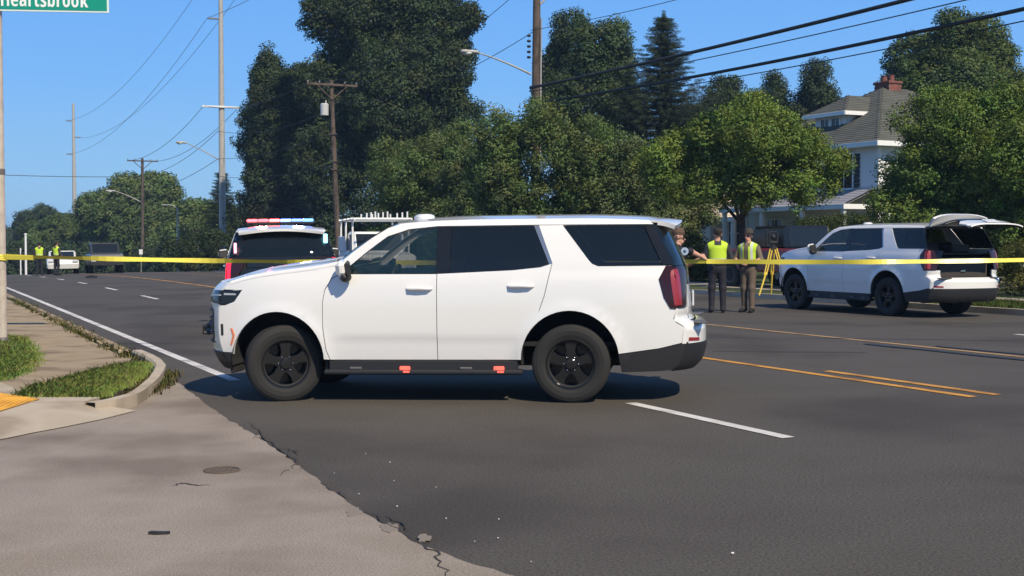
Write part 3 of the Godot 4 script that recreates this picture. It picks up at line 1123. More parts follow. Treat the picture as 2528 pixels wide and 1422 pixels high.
# ------------------------------------------------------------------ bodies as one smooth skin (surface nets over tapered capsules)
func skin(mb: MB, bones: Array, step: float, blend: float) -> void:
	var lo := Vector3.INF
	var hi := -Vector3.INF
	for b in bones:
		var r: float = maxf(b[2], b[3]) + blend + step * 2
		lo = lo.min(b[0] - Vector3.ONE * r).min(b[1] - Vector3.ONE * r)
		hi = hi.max(b[0] + Vector3.ONE * r).max(b[1] + Vector3.ONE * r)
	var nx := int(ceil((hi.x - lo.x) / step)) + 1
	var ny := int(ceil((hi.y - lo.y) / step)) + 1
	var nz := int(ceil((hi.z - lo.z) / step)) + 1
	var f := PackedFloat32Array()
	f.resize(nx * ny * nz)
	f.fill(1.0)
	var near := f.duplicate()
	var who := PackedInt32Array()
	who.resize(nx * ny * nz)
	for bi in bones.size():
		var b: Array = bones[bi]
		var pa: Vector3 = b[0]
		var pb: Vector3 = b[1]
		var ra: float = b[2]
		var rb: float = b[3]
		var fl: float = b[5] if b.size() > 5 else 1.0
		var r := maxf(ra, rb) + blend + step * 1.5
		var l0 := ((pa.min(pb) - Vector3.ONE * r - lo) / step).floor()
		var l1 := ((pa.max(pb) + Vector3.ONE * r - lo) / step).ceil()
		var ab := pb - pa
		ab.z *= fl
		var ll := maxf(ab.length_squared(), 1e-9)
		for i in range(maxi(0, int(l0.x)), mini(nx, int(l1.x) + 1)):
			for j in range(maxi(0, int(l0.y)), mini(ny, int(l1.y) + 1)):
				for k in range(maxi(0, int(l0.z)), mini(nz, int(l1.z) + 1)):
					var p := Vector3(lo.x + i * step - pa.x, lo.y + j * step - pa.y, (lo.z + k * step - pa.z) * fl)
					var q := clampf(p.dot(ab) / ll, 0.0, 1.0)
					var d := (p - ab * q).length() - lerpf(ra, rb, q)
					var id := (i * ny + j) * nz + k
					if d < near[id]:
						near[id] = d
						who[id] = bi
					var h := maxf(blend - absf(f[id] - d), 0.0) / blend
					f[id] = minf(f[id], d) - h * h * blend * .25
	var vid := PackedInt32Array()
	vid.resize(nx * ny * nz)
	vid.fill(-1)
	var pv := PackedVector3Array()
	var pn := PackedVector3Array()
	var pc := PackedColorArray()
	var sx := ny * nz
	for i in nx - 1:
		for j in ny - 1:
			for k in nz - 1:
				var o := (i * ny + j) * nz + k
				var c := [f[o], f[o + sx], f[o + nz], f[o + sx + nz], f[o + 1], f[o + sx + 1], f[o + nz + 1], f[o + sx + nz + 1]]
				var inside := 0
				for e in c:
					if e < 0.0:
						inside += 1
				if inside == 0 or inside == 8:
					continue
				var sum := Vector3.ZERO
				var cnt := 0
				for e in [[0, 1], [2, 3], [4, 5], [6, 7], [0, 2], [1, 3], [4, 6], [5, 7], [0, 4], [1, 5], [2, 6], [3, 7]]:
					var a: float = c[e[0]]
					var b: float = c[e[1]]
					if (a < 0.0) != (b < 0.0):
						var q := a / (a - b)
						var A := Vector3(e[0] & 1, (e[0] >> 1) & 1, (e[0] >> 2) & 1)
						var B := Vector3(e[1] & 1, (e[1] >> 1) & 1, (e[1] >> 2) & 1)
						sum += A.lerp(B, q)
						cnt += 1
				vid[o] = pv.size()
				pv.append(lo + (Vector3(i, j, k) + sum / cnt) * step)
				pn.append(Vector3(c[1] + c[3] + c[5] + c[7] - c[0] - c[2] - c[4] - c[6], c[2] + c[3] + c[6] + c[7] - c[0] - c[1] - c[4] - c[5], c[4] + c[5] + c[6] + c[7] - c[0] - c[1] - c[2] - c[3]).normalized())
				pc.append(bones[who[o]][4])
	for i in range(1, nx - 1):
		for j in range(1, ny - 1):
			for k in range(1, nz - 1):
				var o := (i * ny + j) * nz + k
				for ax in 3:
					var o2: int = o + [sx, nz, 1][ax]
					if (f[o] < 0.0) == (f[o2] < 0.0):
						continue
					var d1: int = [nz, 1, sx][ax]
					var d2: int = [1, sx, nz][ax]
					var q := [vid[o], vid[o - d1], vid[o - d1 - d2], vid[o - d2]]
					if q.min() < 0:
						continue
					for w in [[0, 1, 2], [0, 2, 3]]:
						mb.col = pc[q[w[0]]]
						mb.tri(pv[q[w[0]]], pv[q[w[1]]], pv[q[w[2]]], pn[q[w[0]]], pn[q[w[1]]], pn[q[w[2]]])


func hand(bones: Array, wrist: Vector3, dir: Vector3, palm_n: Vector3, thumb_side: float, col: Color, curl: float) -> void:
	var d := dir.normalized()
	var nn := (palm_n - d * palm_n.dot(d)).normalized()
	var sd := d.cross(nn) * thumb_side
	bones.append([wrist, wrist + d * .02, .026, .027, col])
	for k in 4:
		var off := sd * (.026 - .0175 * k)
		var root := wrist + d * (.078 - .004 * absf(k - 1.3)) + off
		bones.append([wrist + off * .6, root, .017, .0125, col])
		var L: float = [.040, .045, .042, .033][k]
		var c1 := d * cos(curl) + nn * sin(curl)
		var k1 := root + c1 * L
		var c2 := d * cos(curl * 2.2) + nn * sin(curl * 2.2)
		var k2 := k1 + c2 * L * .68
		var c3 := d * cos(curl * 3.0) + nn * sin(curl * 3.0)
		bones.append([root, k1, .0098, .0090, col])
		bones.append([k1, k2, .0090, .0084, col])
		bones.append([k2, k2 + c3 * L * .5, .0084, .0074, col])
	var tb := wrist + d * .028 + sd * .026
	var t1 := tb + (d * .6 + sd * .7 + nn * .35).normalized() * .036
	bones.append([tb, t1, .0135, .0108, col])
	bones.append([t1, t1 + (d * .8 + sd * .25 + nn * .5).normalized() * .030, .0105, .0086, col])


# stands at the origin facing +z, left hand at +x
func person(label: String, group: String, at: Vector3, turn: float, pose: Dictionary, cols: Dictionary) -> Node3D:
	var t := thing("person", label, "person", at, turn, group)
	var sh: Color = cols.shirt
	var tr: Color = cols.trousers
	var sk: Color = cols.skin
	var shoe := Color(.008, .008, .009)
	var mb := MB.new()
	mb.colored = true
	var sp: float = pose.get("spread", .11)
	var bones := [
		[Vector3(0, .96, 0), Vector3(0, 1.06, 0), .165, .16, tr, 1.3],
		[Vector3(0, 1.09, 0), Vector3(0, 1.36, .01), .163, .185, sh, 1.42],
		[Vector3(-.15, 1.41, 0), Vector3(.15, 1.41, 0), .075, .075, sh, 1.1],
		[Vector3(0, 1.45, 0), Vector3(0, 1.57, .015), .062, .056, sk],
	]
	for s in [-1.0, 1.0]:
		var fz: float = pose.get("step", 0.0) * s
		bones.append([Vector3(s * .088, .95, 0), Vector3(s * (sp - .005), .53, fz * .5 + .02), .102, .075, tr])
		bones.append([Vector3(s * (sp - .005), .53, fz * .5 + .02), Vector3(s * sp, .12, fz), .075, .062, tr])
		bones.append([Vector3(s * sp, .06, fz - .05), Vector3(s * (sp + .025), .042, fz + .17), .052, .042, shoe])
	var arm := {}
	for key in ["l", "r"]:
		var s: float = 1.0 if key == "l" else -1.0
		var e: Vector3 = pose["elbow_" + key]
		var w: Vector3 = pose["wrist_" + key]
		var sl := Vector3(s * .205, 1.405, 0)
		var bare: bool = cols.get("bare", true)
		bones.append([sl, e, .068, .052, sh])
		bones.append([e, w, .046 if bare else .05, .03 if bare else .04, sk if bare else sh])
		arm[key] = [e, w]
	skin(mb, bones, .017, .05)
	var hb := []
	var ht: float = pose.get("head_turn", 0.0)
	var hbs := Basis(Vector3.UP, ht) * Basis(Vector3.RIGHT, pose.get("nod", 0.0))
	var hp := func(x: float, y: float, z: float) -> Vector3: return Vector3(0, 1.56, .015) + hbs * Vector3(x, y, z)
	var hair: Color = cols.hair
	hb.append([Vector3(0, 1.50, .01), hp.call(0, .03, 0), .056, .055, sk])
	hb.append([hp.call(0, .135, -.025), hp.call(0, .13, .012), .082, .08, sk])
	hb.append([hp.call(0, .15, -.04), hp.call(0, .165, .0), .081, .078, hair])
	hb.append([hp.call(0, .045, .035), hp.call(0, .03, .06), .052, .036, sk])
	hb.append([hp.call(0, .105, .088), hp.call(0, .075, .106), .011, .015, sk])
	hb.append([hp.call(-.022, .042, .092), hp.call(.022, .042, .092), .008, .008, Color(.35, .12, .1)])
	for s in [-1.0, 1.0]:
		hb.append([hp.call(s * .082, .12, -.01), hp.call(s * .084, .085, -.005), .017, .012, sk])
		hb.append([hp.call(s * .032, .108, .083), hp.call(s * .034, .108, .083), .0125, .0125, Color(.03, .02, .02)])
		hb.append([hp.call(s * .02, .127, .088), hp.call(s * .05, .127, .08), .008, .007, hair])
	skin(mb, hb, .0085, .018)
	for key in ["l", "r"]:
		var gb := []
		var e: Vector3 = arm[key][0]
		var w: Vector3 = arm[key][1]
		hand(gb, w, w - e, pose.get("palm_" + key, Vector3(0, -.3, -1)), -1.0 if key == "l" else 1.0, sk, pose.get("curl", .5))
		skin(mb, gb, .0055, .008)
	var cloth := mat("figure_skin_and_cloth", Color.WHITE, .8)
	cloth.vertex_color_use_as_albedo = true
	obj("body", mb, cloth, t)
	if cols.has("vest"):
		mb = MB.new()
		mb.colored = true
		var vb := []
		var vc: Color = cols.vest
		for b in bones.slice(1, 3):
			vb.append([b[0], b[1], b[2] + .02, b[3] + .02, vc, b[5]])
		vb[0][0] = Vector3(0, 1.10, 0)
		skin(mb, vb, .017, .05)
		var out := MB.new()
		out.colored = true
		for i in range(0, mb.v.size(), 3):
			var c := (mb.v[i] + mb.v[i + 1] + mb.v[i + 2]) / 3.0
			if c.y < 1.06 or absf(c.x) > .215 or (c.y > 1.44 and absf(c.x) < .075):
				continue
			if cols.get("vest_open", false) and c.z > .02 and absf(c.x) < .045:
				continue
			var cc := vc
			if (c.y > 1.115 and c.y < 1.16) or (absf(absf(c.x) - .115) < .025 and c.z > 0.0):
				cc = Color(.55, .58, .52)
			for k in 3:
				out.v.append(mb.v[i + k])
				out.n.append(mb.n[i + k])
				out.c.append(cc)
		obj("vest", out, cloth, t)
	mb = MB.new()
	mb.lathe([Vector2(.178, -.03), Vector2(.184, -.025), Vector2(.184, .02), Vector2(.178, .025)], Transform3D(Basis.from_scale(Vector3(1, 1, .76)), Vector3(0, 1.045, 0)), 24)
	for q in [Vector3(-.17, 1.02, .05), Vector3(.18, 1.0, .02), Vector3(.1, 1.03, -.13)]:
		mb.box(xf(q), Vector3(.06, .12, .07), .015)
	obj("duty_belt", mb, mat("black_leather", lin(.012, .012, .012), .5), t)
	if cols.has("hat"):
		mb = MB.new()
		var hx := Transform3D(hbs, Vector3(0, 1.56, .015)) * xf(Vector3(0, .155, -.015), Vector3(-.06, 0, 0))
		if cols.get("brim", false):
			mb.lathe([Vector2(.155, .0), Vector2(.16, .012), Vector2(.10, .018), Vector2(.096, .05), Vector2(.085, .10), Vector2(.05, .125), Vector2(0, .118)], Transform3D(hx.basis * Basis.from_scale(Vector3(1, 1, 1.08)), hx.origin), 22)
		else:
			mb.lathe([Vector2(.096, -.015), Vector2(.1, .03), Vector2(.085, .075), Vector2(.05, .098), Vector2(0, .103)], Transform3D(hx.basis * Basis.from_scale(Vector3(1, 1, 1.12)), hx.origin), 20)
			mb.prism(poly([Vector2(-.075, 0), Vector2(.075, 0), Vector2(.06, .06), Vector2(.03, .085), Vector2(-.03, .085), Vector2(-.06, .06)]), hx * Transform3D(Basis(Vector3.RIGHT, PI / 2 + .15), Vector3(0, -.005, .085)), .008)
		obj("hat", mb, mat("hat_" + str(cols.hat), cols.hat.linear_to_srgb(), .85), t)
	return t


# ------------------------------------------------------------------ plainer vehicles for the background
func plain_car(called: String, label: String, category: String, paint: Material, lower: PackedVector2Array, cabin: PackedVector2Array, width: float, panes: Array, axles: Array, radius: float, group := "") -> Node3D:
	var t := thing(called, label, category, Vector3.ZERO, 0.0, group)
	var mb := MB.new()
	mb.prism(lower, Transform3D(), width, .07)
	obj("body", mb, paint, t)
	mb = MB.new()
	mb.prism(cabin, Transform3D(), width * .86, .09)
	obj("cabin", mb, paint, t)
	var g := mat("far_glass", lin(.012, .016, .02), .08)
	for p in panes:
		for s in [-1.0, 1.0]:
			mb = MB.new()
			mb.prism(p, xf(Vector3(0, 0, s * (width * .43 + .004))), .012)
			obj("window", mb, g, t)
	# sloping glass in front and behind
	for e in [[cabin[0], cabin[1]], [cabin[2], cabin[3]]]:
		var a: Vector2 = e[0].lerp(e[1], .12)
		var b: Vector2 = e[0].lerp(e[1], .9)
		var m := (a + b) * .5
		mb = MB.new()
		mb.box(Transform3D(Basis(Vector3(0, 0, 1), (b - a).angle()), Vector3(m.x, m.y, 0)), Vector3(a.distance_to(b), .025, width * .74), .005)
		obj("windshield", mb, g, t)
	for s in [-1.0, 1.0]:
		for ax in axles:
			var w := Node3D.new()
			w.name = "wheel"
			t.add_child(w, true)
			w.position = Vector3(ax, radius, s * (width * .5 - .11))
			w.rotation.y = 0.0 if s > 0 else PI
			w.scale = Vector3.ONE * radius / .405
			inst("tyre", proto_tyre, mats["tyre_rubber"], w)
			inst("rim", proto_rim, mats["steel_rim"], w)
		mb = MB.new()
		mb.prism(disc(Vector2(0, 0), radius * 1.12, 20), xf(Vector3(axles[0], radius, s * (width * .5 - .02))), .06)
		mb.prism(disc(Vector2(0, 0), radius * 1.12, 20), xf(Vector3(axles[1], radius, s * (width * .5 - .02))), .06)
		obj("wheel_arch", mb, mats["wheel_liner"], t)
		mb = MB.new()
		var back: float = lower[0].x
		var nose := back
		for q in lower:
			back = minf(back, q.x)
			nose = maxf(nose, q.x)
		mb.box(xf(Vector3(back + .03, .85, s * (width * .5 - .16))), Vector3(.08, .2, .2), .02)
		obj("tail_light", mb, mats["red_lens"], t)
		mb = MB.new()
		mb.box(xf(Vector3(nose - .04, .75, s * (width * .5 - .22))), Vector3(.08, .12, .3), .02)
		obj("headlight", mb, mats["lamp_strip"], t)
	return t


var proto_tyre: ArrayMesh
var proto_rim: ArrayMesh


# ------------------------------------------------------------------ poles and wires
func wire(label: String, group: String, a: Vector3, b: Vector3, sag: float, r: float, m: Material, called := "overhead_wire") -> void:
	var mb := MB.new()
	var pts := []
	for i in 25:
		var q := i / 24.0
		pts.append(a.lerp(b, q) - Vector3(0, sag * 4.0 * q * (1 - q), 0) - a)
	mb.tube(pts, [r], 6)
	var o := obj(called, mb, m)
	o.position = a
	tag(o, label, "wire", group)


func lamp_arm(t: Node, root: Vector3, head: Vector3, rise: float, size: float, m: Material) -> void:
	var mb := MB.new()
	var pts := []
	var rr := []
	for i in 9:
		var q := i / 8.0
		pts.append(root.lerp(head, q) + Vector3(0, rise * sin(q * PI * .5) * (1 - q * .15) * q * 0 + rise * (1 - (1 - q) * (1 - q)) - rise * q, 0))
		rr.append(lerpf(.045, .028, q) * size)
	mb.tube(pts, rr, 8)
	obj("lamp_arm", mb, m, t)
	mb = MB.new()
	var d := head - root
	d.y = 0
	d = d.normalized()
	mb.box(Transform3D(Basis(d, Vector3.UP, d.cross(Vector3.UP)), head + d * .32 * size), Vector3(.75, .14, .26) * size, .05 * size)
	var hd := obj("lamp_head", mb, m, t)
	mb = MB.new()
	mb.ball(head + d * .42 * size + Vector3(0, -.06 * size, 0), Vector3(.2, .09, .12) * size)
	obj("lamp_lens", mb, mat("lamp_lens", lin(.5, .52, .5), .2), hd)


func wood_pole(label: String, at: Vector3, height: float, r: float, lean: Vector2, arm_h: float, arm_w: float, arm_turn: float, braces: bool) -> Node3D:
	var t := thing("utility_pole", label, "utility pole", at)
	var wood: Material = mats["pole_wood"]
	var mb := MB.new()
	var top := Vector3(lean.x, height, lean.y)
	mb.tube([Vector3(0, -.3, 0), top * .5, top], [r, r * .84, r * .68], 14)
	obj("shaft", mb, wood, t)
	if arm_h > 0.0:
		var c := top * (arm_h / height)
		mb = MB.new()
		var bs := Basis(Vector3.UP, arm_turn)
		mb.box(Transform3D(bs, c + bs * Vector3(0, 0, r)), Vector3(arm_w, .13, .11), .01)
		var ca := obj("crossarm", mb, wood, t)
		if braces:
			for s in [-1.0, 1.0]:
				mb = MB.new()
				mb.tube([c + bs * Vector3(0, -arm_w * .28, r), c + bs * Vector3(s * arm_w * .30, -.05, r)], [.04], 6)
				obj("brace", mb, wood, t)
		for k in 4:
			mb = MB.new()
			mb.lathe([Vector2(.02, .06), Vector2(.03, .09), Vector2(.055, .12), Vector2(.05, .18), Vector2(.02, .21), Vector2(0, .21)], Transform3D(Basis(), c + bs * Vector3([-.48, -.25, .25, .48][k] * arm_w, 0, r)), 10)
			obj("insulator", mb, mat("insulator", lin(.25, .24, .22), .3), ca)
	return t


# ------------------------------------------------------------------ houses: local x along the street, z away from it
func siding(mb: MB, a: Vector3, b: Vector3, y0: float, y1: float, out: Vector3, board := .16) -> void:
	var y := y0
	while y < y1 - .01:
		var t := minf(y + board, y1)
		var o0 := out * .028
		var o1 := out * .006
		var nn := (out + Vector3(0, .12, 0)).normalized()
		mb.quad(a + Vector3(0, y, 0) + o0, b + Vector3(0, y, 0) + o0, b + Vector3(0, t, 0) + o1, a + Vector3(0, t, 0) + o1, nn)
		mb.quad(a + Vector3(0, y, 0) + o0, b + Vector3(0, y, 0) + o0, b + Vector3(0, y, 0), a + Vector3(0, y, 0), Vector3.DOWN)
		y = t


func house_window(t: Node, at: Vector3, w: float, h: float, out: Vector3, trim: Material, shutters: Material = null) -> void:
	var side := out.cross(Vector3.UP)
	var bs := Basis(side, Vector3.UP, -out if side.cross(Vector3.UP).dot(-out) > 0 else out)
	var mb := MB.new()
	mb.box(Transform3D(bs, at + out * .03), Vector3(w, h, .02))
	var g := obj("window", mb, mats["far_glass"], t)
	mb = MB.new()
	for s in [-1.0, 1.0]:
		mb.box(Transform3D(bs, at + out * .05 + side * s * (w * .5 + .04)), Vector3(.09, h + .2, .06), .008)
		mb.box(Transform3D(bs, at + out * .053 + Vector3(0, s * (h * .5 + .045), 0)), Vector3(w, .09, .06), .008)
	mb.box(Transform3D(bs, at + out * .047), Vector3(w, .05, .04), .006)
	mb.box(Transform3D(bs, at + out * .045), Vector3(.035, h, .03), .006)
	obj("window_frame", mb, trim, g)
	if shutters:
		for s in [-1.0, 1.0]:
			mb = MB.new()
			for k in 8:
				mb.box(Transform3D(bs * Basis(Vector3.RIGHT, .4), at + out * .065 + side * s * (w * .5 + .28) + Vector3(0, (k - 3.5) * h / 8.0, 0)), Vector3(.36, h / 8.0 * .95, .02))
			obj("shutter", mb, shutters, t)


func roof_plane(mb: MB, pts: Array, thick := .08) -> void:
	var k: Vector3 = (pts[1] - pts[0]).cross(pts[2] - pts[0]).normalized()
	if k.y < 0:
		k = -k
	for i in range(1, pts.size() - 1):
		mb.tri(pts[0], pts[i], pts[i + 1], k, k, k)
		mb.tri(pts[0] - k * thick, pts[i] - k * thick, pts[i + 1] - k * thick, -k, -k, -k)
	# courses of shingles as small steps
	var lowest: float = minf(pts[0].y, pts[1].y)
	var e: Vector3 = (pts[1] - pts[0]).normalized()
	var up := k.cross(e)
	if up.y < 0:
		up = -up
	var H := 0.0
	for p in pts:
		H = maxf(H, (p - pts[0]).dot(up))
	var y := .2
	while y < H - .05:
		# clip a line across the plane
		var hits := []
		for i in pts.size():
			var a: Vector3 = pts[i]
			var b: Vector3 = pts[(i + 1) % pts.size()]
			var ha: float = (a - pts[0]).dot(up)
			var hb: float = (b - pts[0]).dot(up)
			if (ha - y) * (hb - y) < 0.0:
				hits.append(a.lerp(b, (y - ha) / (hb - ha)))
		if hits.size() == 2:
			var c0: Vector3 = hits[0]
			var c1: Vector3 = hits[1]
			mb.quad(c0 + k * .018, c1 + k * .018, c1 - up * .0 , c0 - up * .0, -up)
			mb.quad(c0 + k * .018, c1 + k * .018, c1 + up * .19 + k * .002, c0 + up * .19 + k * .002, k)
		y += .2


func street_house(at: Vector3) -> void:
	var t := thing("house", "two-storey pale house with green-grey hip roof, dormer and brick chimney", "house", at)
	t.basis = Basis(Vector3(-sin(YAW), 0, -cos(YAW)), Vector3.UP, Vector3(cos(YAW), 0, -sin(YAW)))
	var wall := mat("pale_siding", lin(.72, .72, .715), .7)
	var trim := mat("white_trim", lin(.78, .78, .76), .5)
	var roofm: Material = mats["shingle"]
	var dark := mat("shutter_black", lin(.015, .016, .018), .5)
	var A := 9.5
	var B := 10.0
	var E := 5.75
	var mb := MB.new()
	mb.box(xf(Vector3(A / 2, E / 2 - .3, B / 2)), Vector3(A, E + .6, B))
	var w := obj("wall", mb, wall, t)
	mb = MB.new()
	siding(mb, Vector3(0, 0, 0), Vector3(A, 0, 0), .3, E, Vector3(0, 0, -1))
	siding(mb, Vector3(0, 0, 0), Vector3(0, 0, B), .3, E, Vector3(-1, 0, 0))
	obj("siding", mb, wall, w).set_meta("kind", "stuff")
	mb = MB.new()
	for q in [Vector3(-.01, E / 2, -.01), Vector3(A, E / 2, -.01), Vector3(-.01, E / 2, B)]:
		mb.box(xf(q), Vector3(.16, E, .16), .01)
	obj("corner_board", mb, trim, t)
	var o := .6
	var c := [Vector3(-o, E, -o), Vector3(A + o, E, -o), Vector3(A + o, E, B + o), Vector3(-o, E, B + o)]
	var r0 := Vector3(A / 2, 8.75, 4.3)
	var r1 := Vector3(A / 2, 8.75, 5.9)
	mb = MB.new()
	roof_plane(mb, [c[0], c[1], r0])
	roof_plane(mb, [c[1], c[2], r1, r0])
	roof_plane(mb, [c[2], c[3], r1])
	roof_plane(mb, [c[3], c[0], r0, r1])
	var rf := obj("roof", mb, roofm, t)
	mb = MB.new()
	for i in 4:
		var a: Vector3 = c[i]
		var b: Vector3 = c[(i + 1) % 4]
		mb.box(Transform3D(Basis(Vector3.UP, -atan2(b.z - a.z, b.x - a.x)), (a + b) * .5 - Vector3(0, .13, 0)), Vector3(a.distance_to(b) + .02, .22, .05), .008)
	mb.box(xf(Vector3(A / 2, E - .1, B / 2)), Vector3(A + 2 * o - .06, .04, B + 2 * o - .06))
	obj("eave_board", mb, trim, rf)
	# dormer
	var d0 := 3.45
	var d1 := 5.7
	var dz := 1.15
	mb = MB.new()
	mb.box(xf(Vector3((d0 + d1) / 2, 6.6, dz + 1.6)), Vector3(d1 - d0, 1.5, 3.2))
	var dm := obj("dormer", mb, wall, t)
	mb = MB.new()
	siding(mb, Vector3(d0, 0, dz), Vector3(d1, 0, dz), 5.9, 7.3, Vector3(0, 0, -1))
	siding(mb, Vector3(d0, 0, dz), Vector3(d0, 0, dz + 3.0), 5.9, 7.3, Vector3(-1, 0, 0))
	obj("dormer_siding", mb, mat("white_siding", lin(.74, .74, .74), .65), dm)
	mb = MB.new()
	var f0 := Vector3(d0 - .4, 7.36, dz - .45)
	var f1 := Vector3(d1 + .4, 7.36, dz - .45)
	var k0 := Vector3(d0 - .4, 7.36, 3.4)
	var k1 := Vector3(d1 + .4, 7.36, 3.4)
	var rg := Vector3((d0 + d1) / 2, 8.25, dz + 1.0)
	var rb := Vector3((d0 + d1) / 2, 8.25, 4.2)
	roof_plane(mb, [f0, f1, rg])
	roof_plane(mb, [k0, f0, rg, rb])
	roof_plane(mb, [f1, k1, rb, rg])
	obj("dormer_roof", mb, roofm, dm)
	mb = MB.new()
	mb.box(xf(Vector3((d0 + d1) / 2, 7.28, dz - .45)), Vector3(d1 - d0 + .8, .18, .05), .006)
	mb.box(xf(Vector3(d0 - .4, 7.28, dz + 1.0)), Vector3(.05, .18, 2.9), .006)
	mb.box(xf(Vector3((d0 + d1) / 2, 7.32, dz + .5)), Vector3(d1 - d0 + .7, .03, 1.8))
	obj("dormer_eave", mb, trim, dm)
	house_window(t, Vector3(d0 + .75, 6.75, dz), .55, .75, Vector3(0, 0, -1), trim)
	house_window(t, Vector3(d1 - .75, 6.75, dz), .55, .75, Vector3(0, 0, -1), trim)
	# windows on the street side and the sunny side
	for q in [[2.2, 4.55, 1.15, 1.5], [6.8, 4.55, 1.15, 1.5]]:
		house_window(t, Vector3(q[0], q[1], 0), q[2], q[3], Vector3(0, 0, -1), trim, dark)
	for q in [[1.6, 1.7, 1.1, 1.5], [7.2, 1.7, 1.1, 1.5]]:
		house_window(t, Vector3(q[0], q[1], 0), q[2], q[3], Vector3(0, 0, -1), trim)
	for q in [[2.4, 4.4], [6.8, 4.4], [2.4, 1.7], [6.8, 1.7]]:
		house_window(t, Vector3(0, q[1], q[0]), 1.0, 1.45, Vector3(-1, 0, 0), trim)
	# porch
	mb = MB.new()
	roof_plane(mb, [Vector3(.2, 3.05, -1.7), Vector3(A, 3.05, -1.7), Vector3(A, 3.75, -.03), Vector3(.2, 3.75, -.03)])
	var pr := obj("porch_roof", mb, mat("porch_shingle", lin(.30, .30, .34), .8), t)
	mb = MB.new()
	mb.box(xf(Vector3(A / 2 + .1, 2.93, -1.68)), Vector3(A - .2, .22, .08), .01)
	mb.box(xf(Vector3(.24, 2.93, -.85)), Vector3(.08, .22, 1.6), .01)
	obj("porch_beam", mb, trim, pr)
	for x in [.4, 3.2, 6.2, 9.2]:
		mb = MB.new()
		mb.box(xf(Vector3(x, 1.4, -1.55)), Vector3(.18, 2.85, .18), .015)
		mb.box(xf(Vector3(x, .38, -1.55)), Vector3(.26, .3, .26), .015)
		obj("porch_post", mb, trim, t)
	mb = MB.new()
	mb.box(xf(Vector3(A / 2, .1, -.9)), Vector3(A - .2, .4, 1.75), .02)
	obj("porch_floor", mb, mats["concrete"], t)
	mb = MB.new()
	mb.box(xf(Vector3(4.4, 1.35, -.03)), Vector3(1.0, 2.1, .06), .01)
	obj("door", mb, mat("door_paint", lin(.12, .05, .04), .5), t)
	# chimney: core with projecting courses of bricks
	var ch := MB.new()
	ch.box(xf(Vector3(5.0, 7.85, 4.9)), Vector3(1.0, 2.3, .72))
	var cm := obj("chimney", ch, mat("mortar", lin(.26, .22, .2), .9), t)
	var brick := BoxMesh.new()
	brick.size = Vector3(.235, .075, .03)
	var rr := RandomNumberGenerator.new()
	rr.seed = 5
	for row in 13:
		for k in 4:
			inst("brick", brick, mats["brick_%d" % rr.randi_range(0, 2)], cm, xf(Vector3(4.63 + k * .247 + (.06 if row % 2 else -.06) * .6, 7.93 + row * .082, 4.9 - .36)))
		for k in 3:
			inst("brick", brick, mats["brick_%d" % rr.randi_range(0, 2)], cm, xf(Vector3(4.5, 7.93 + row * .082, 4.66 + k * .24 + (.05 if row % 2 else -.03)), Vector3(0, PI / 2, 0)))
	ch = MB.new()
	ch.box(xf(Vector3(5.0, 9.02, 4.9)), Vector3(1.14, .12, .86), .015)
	for k in 2:
		ch.lathe([Vector2(.15, 0), Vector2(.13, .3), Vector2(.15, .34), Vector2(.11, .35)], xf(Vector3(4.75 + k * .5, 9.05, 4.9)), 14)
	obj("chimney_cap", ch, mats["brick_0"], cm)


func gable_house(at: Vector3) -> void:
	var t := thing("house", "cream gabled house half hidden behind the young street tree", "house", at)
	t.basis = Basis(Vector3(-sin(YAW), 0, -cos(YAW)), Vector3.UP, Vector3(cos(YAW), 0, -sin(YAW)))
	var wall := mat("cream_wall", lin(.66, .56, .47), .75)
	var trim := mat("white_trim", lin(.78, .78, .76), .5)
	var mb := MB.new()
	mb.box(xf(Vector3(4.5, 1.9, 4.5)), Vector3(9, 4.2, 9))
	obj("wall", mb, wall, t)
	mb = MB.new()
	mb.prism(poly([Vector2(-4.5, 0), Vector2(4.5, 0), Vector2(0, 3.0)]), Transform3D(Basis(Vector3.UP, -PI / 2), Vector3(.1, 4.0, 4.5)), .2)
	var gb := obj("gable", mb, trim, t)
	mb = MB.new()
	siding(mb, Vector3(0, 0, 0), Vector3(0, 0, 9), .3, 4.0, Vector3(-1, 0, 0))
	obj("siding", mb, wall, gb).set_meta("kind", "stuff")
	mb = MB.new()
	roof_plane(mb, [Vector3(-.5, 3.7, -.6), Vector3(9.5, 3.7, -.6), Vector3(9.5, 7.1, 4.5), Vector3(-.5, 7.1, 4.5)])
	roof_plane(mb, [Vector3(-.5, 3.7, 9.6), Vector3(9.5, 3.7, 9.6), Vector3(9.5, 7.1, 4.5), Vector3(-.5, 7.1, 4.5)])
	obj("roof", mb, mats["shingle"], t)
	for q in [1.6, 4.5, 7.4]:
		house_window(t, Vector3(0, 1.9, q), .95, 1.4, Vector3(-1, 0, 0), trim)
	mb = MB.new()
	for q in [.3, 3.0, 6.0]:
		mb.box(xf(Vector3(-1.6, 1.25, q)), Vector3(.2, 2.5, .2), .02)
	mb.box(xf(Vector3(-.85, 2.6, 3.2)), Vector3(1.8, .25, 6.2), .02)
	obj("porch", mb, trim, t)


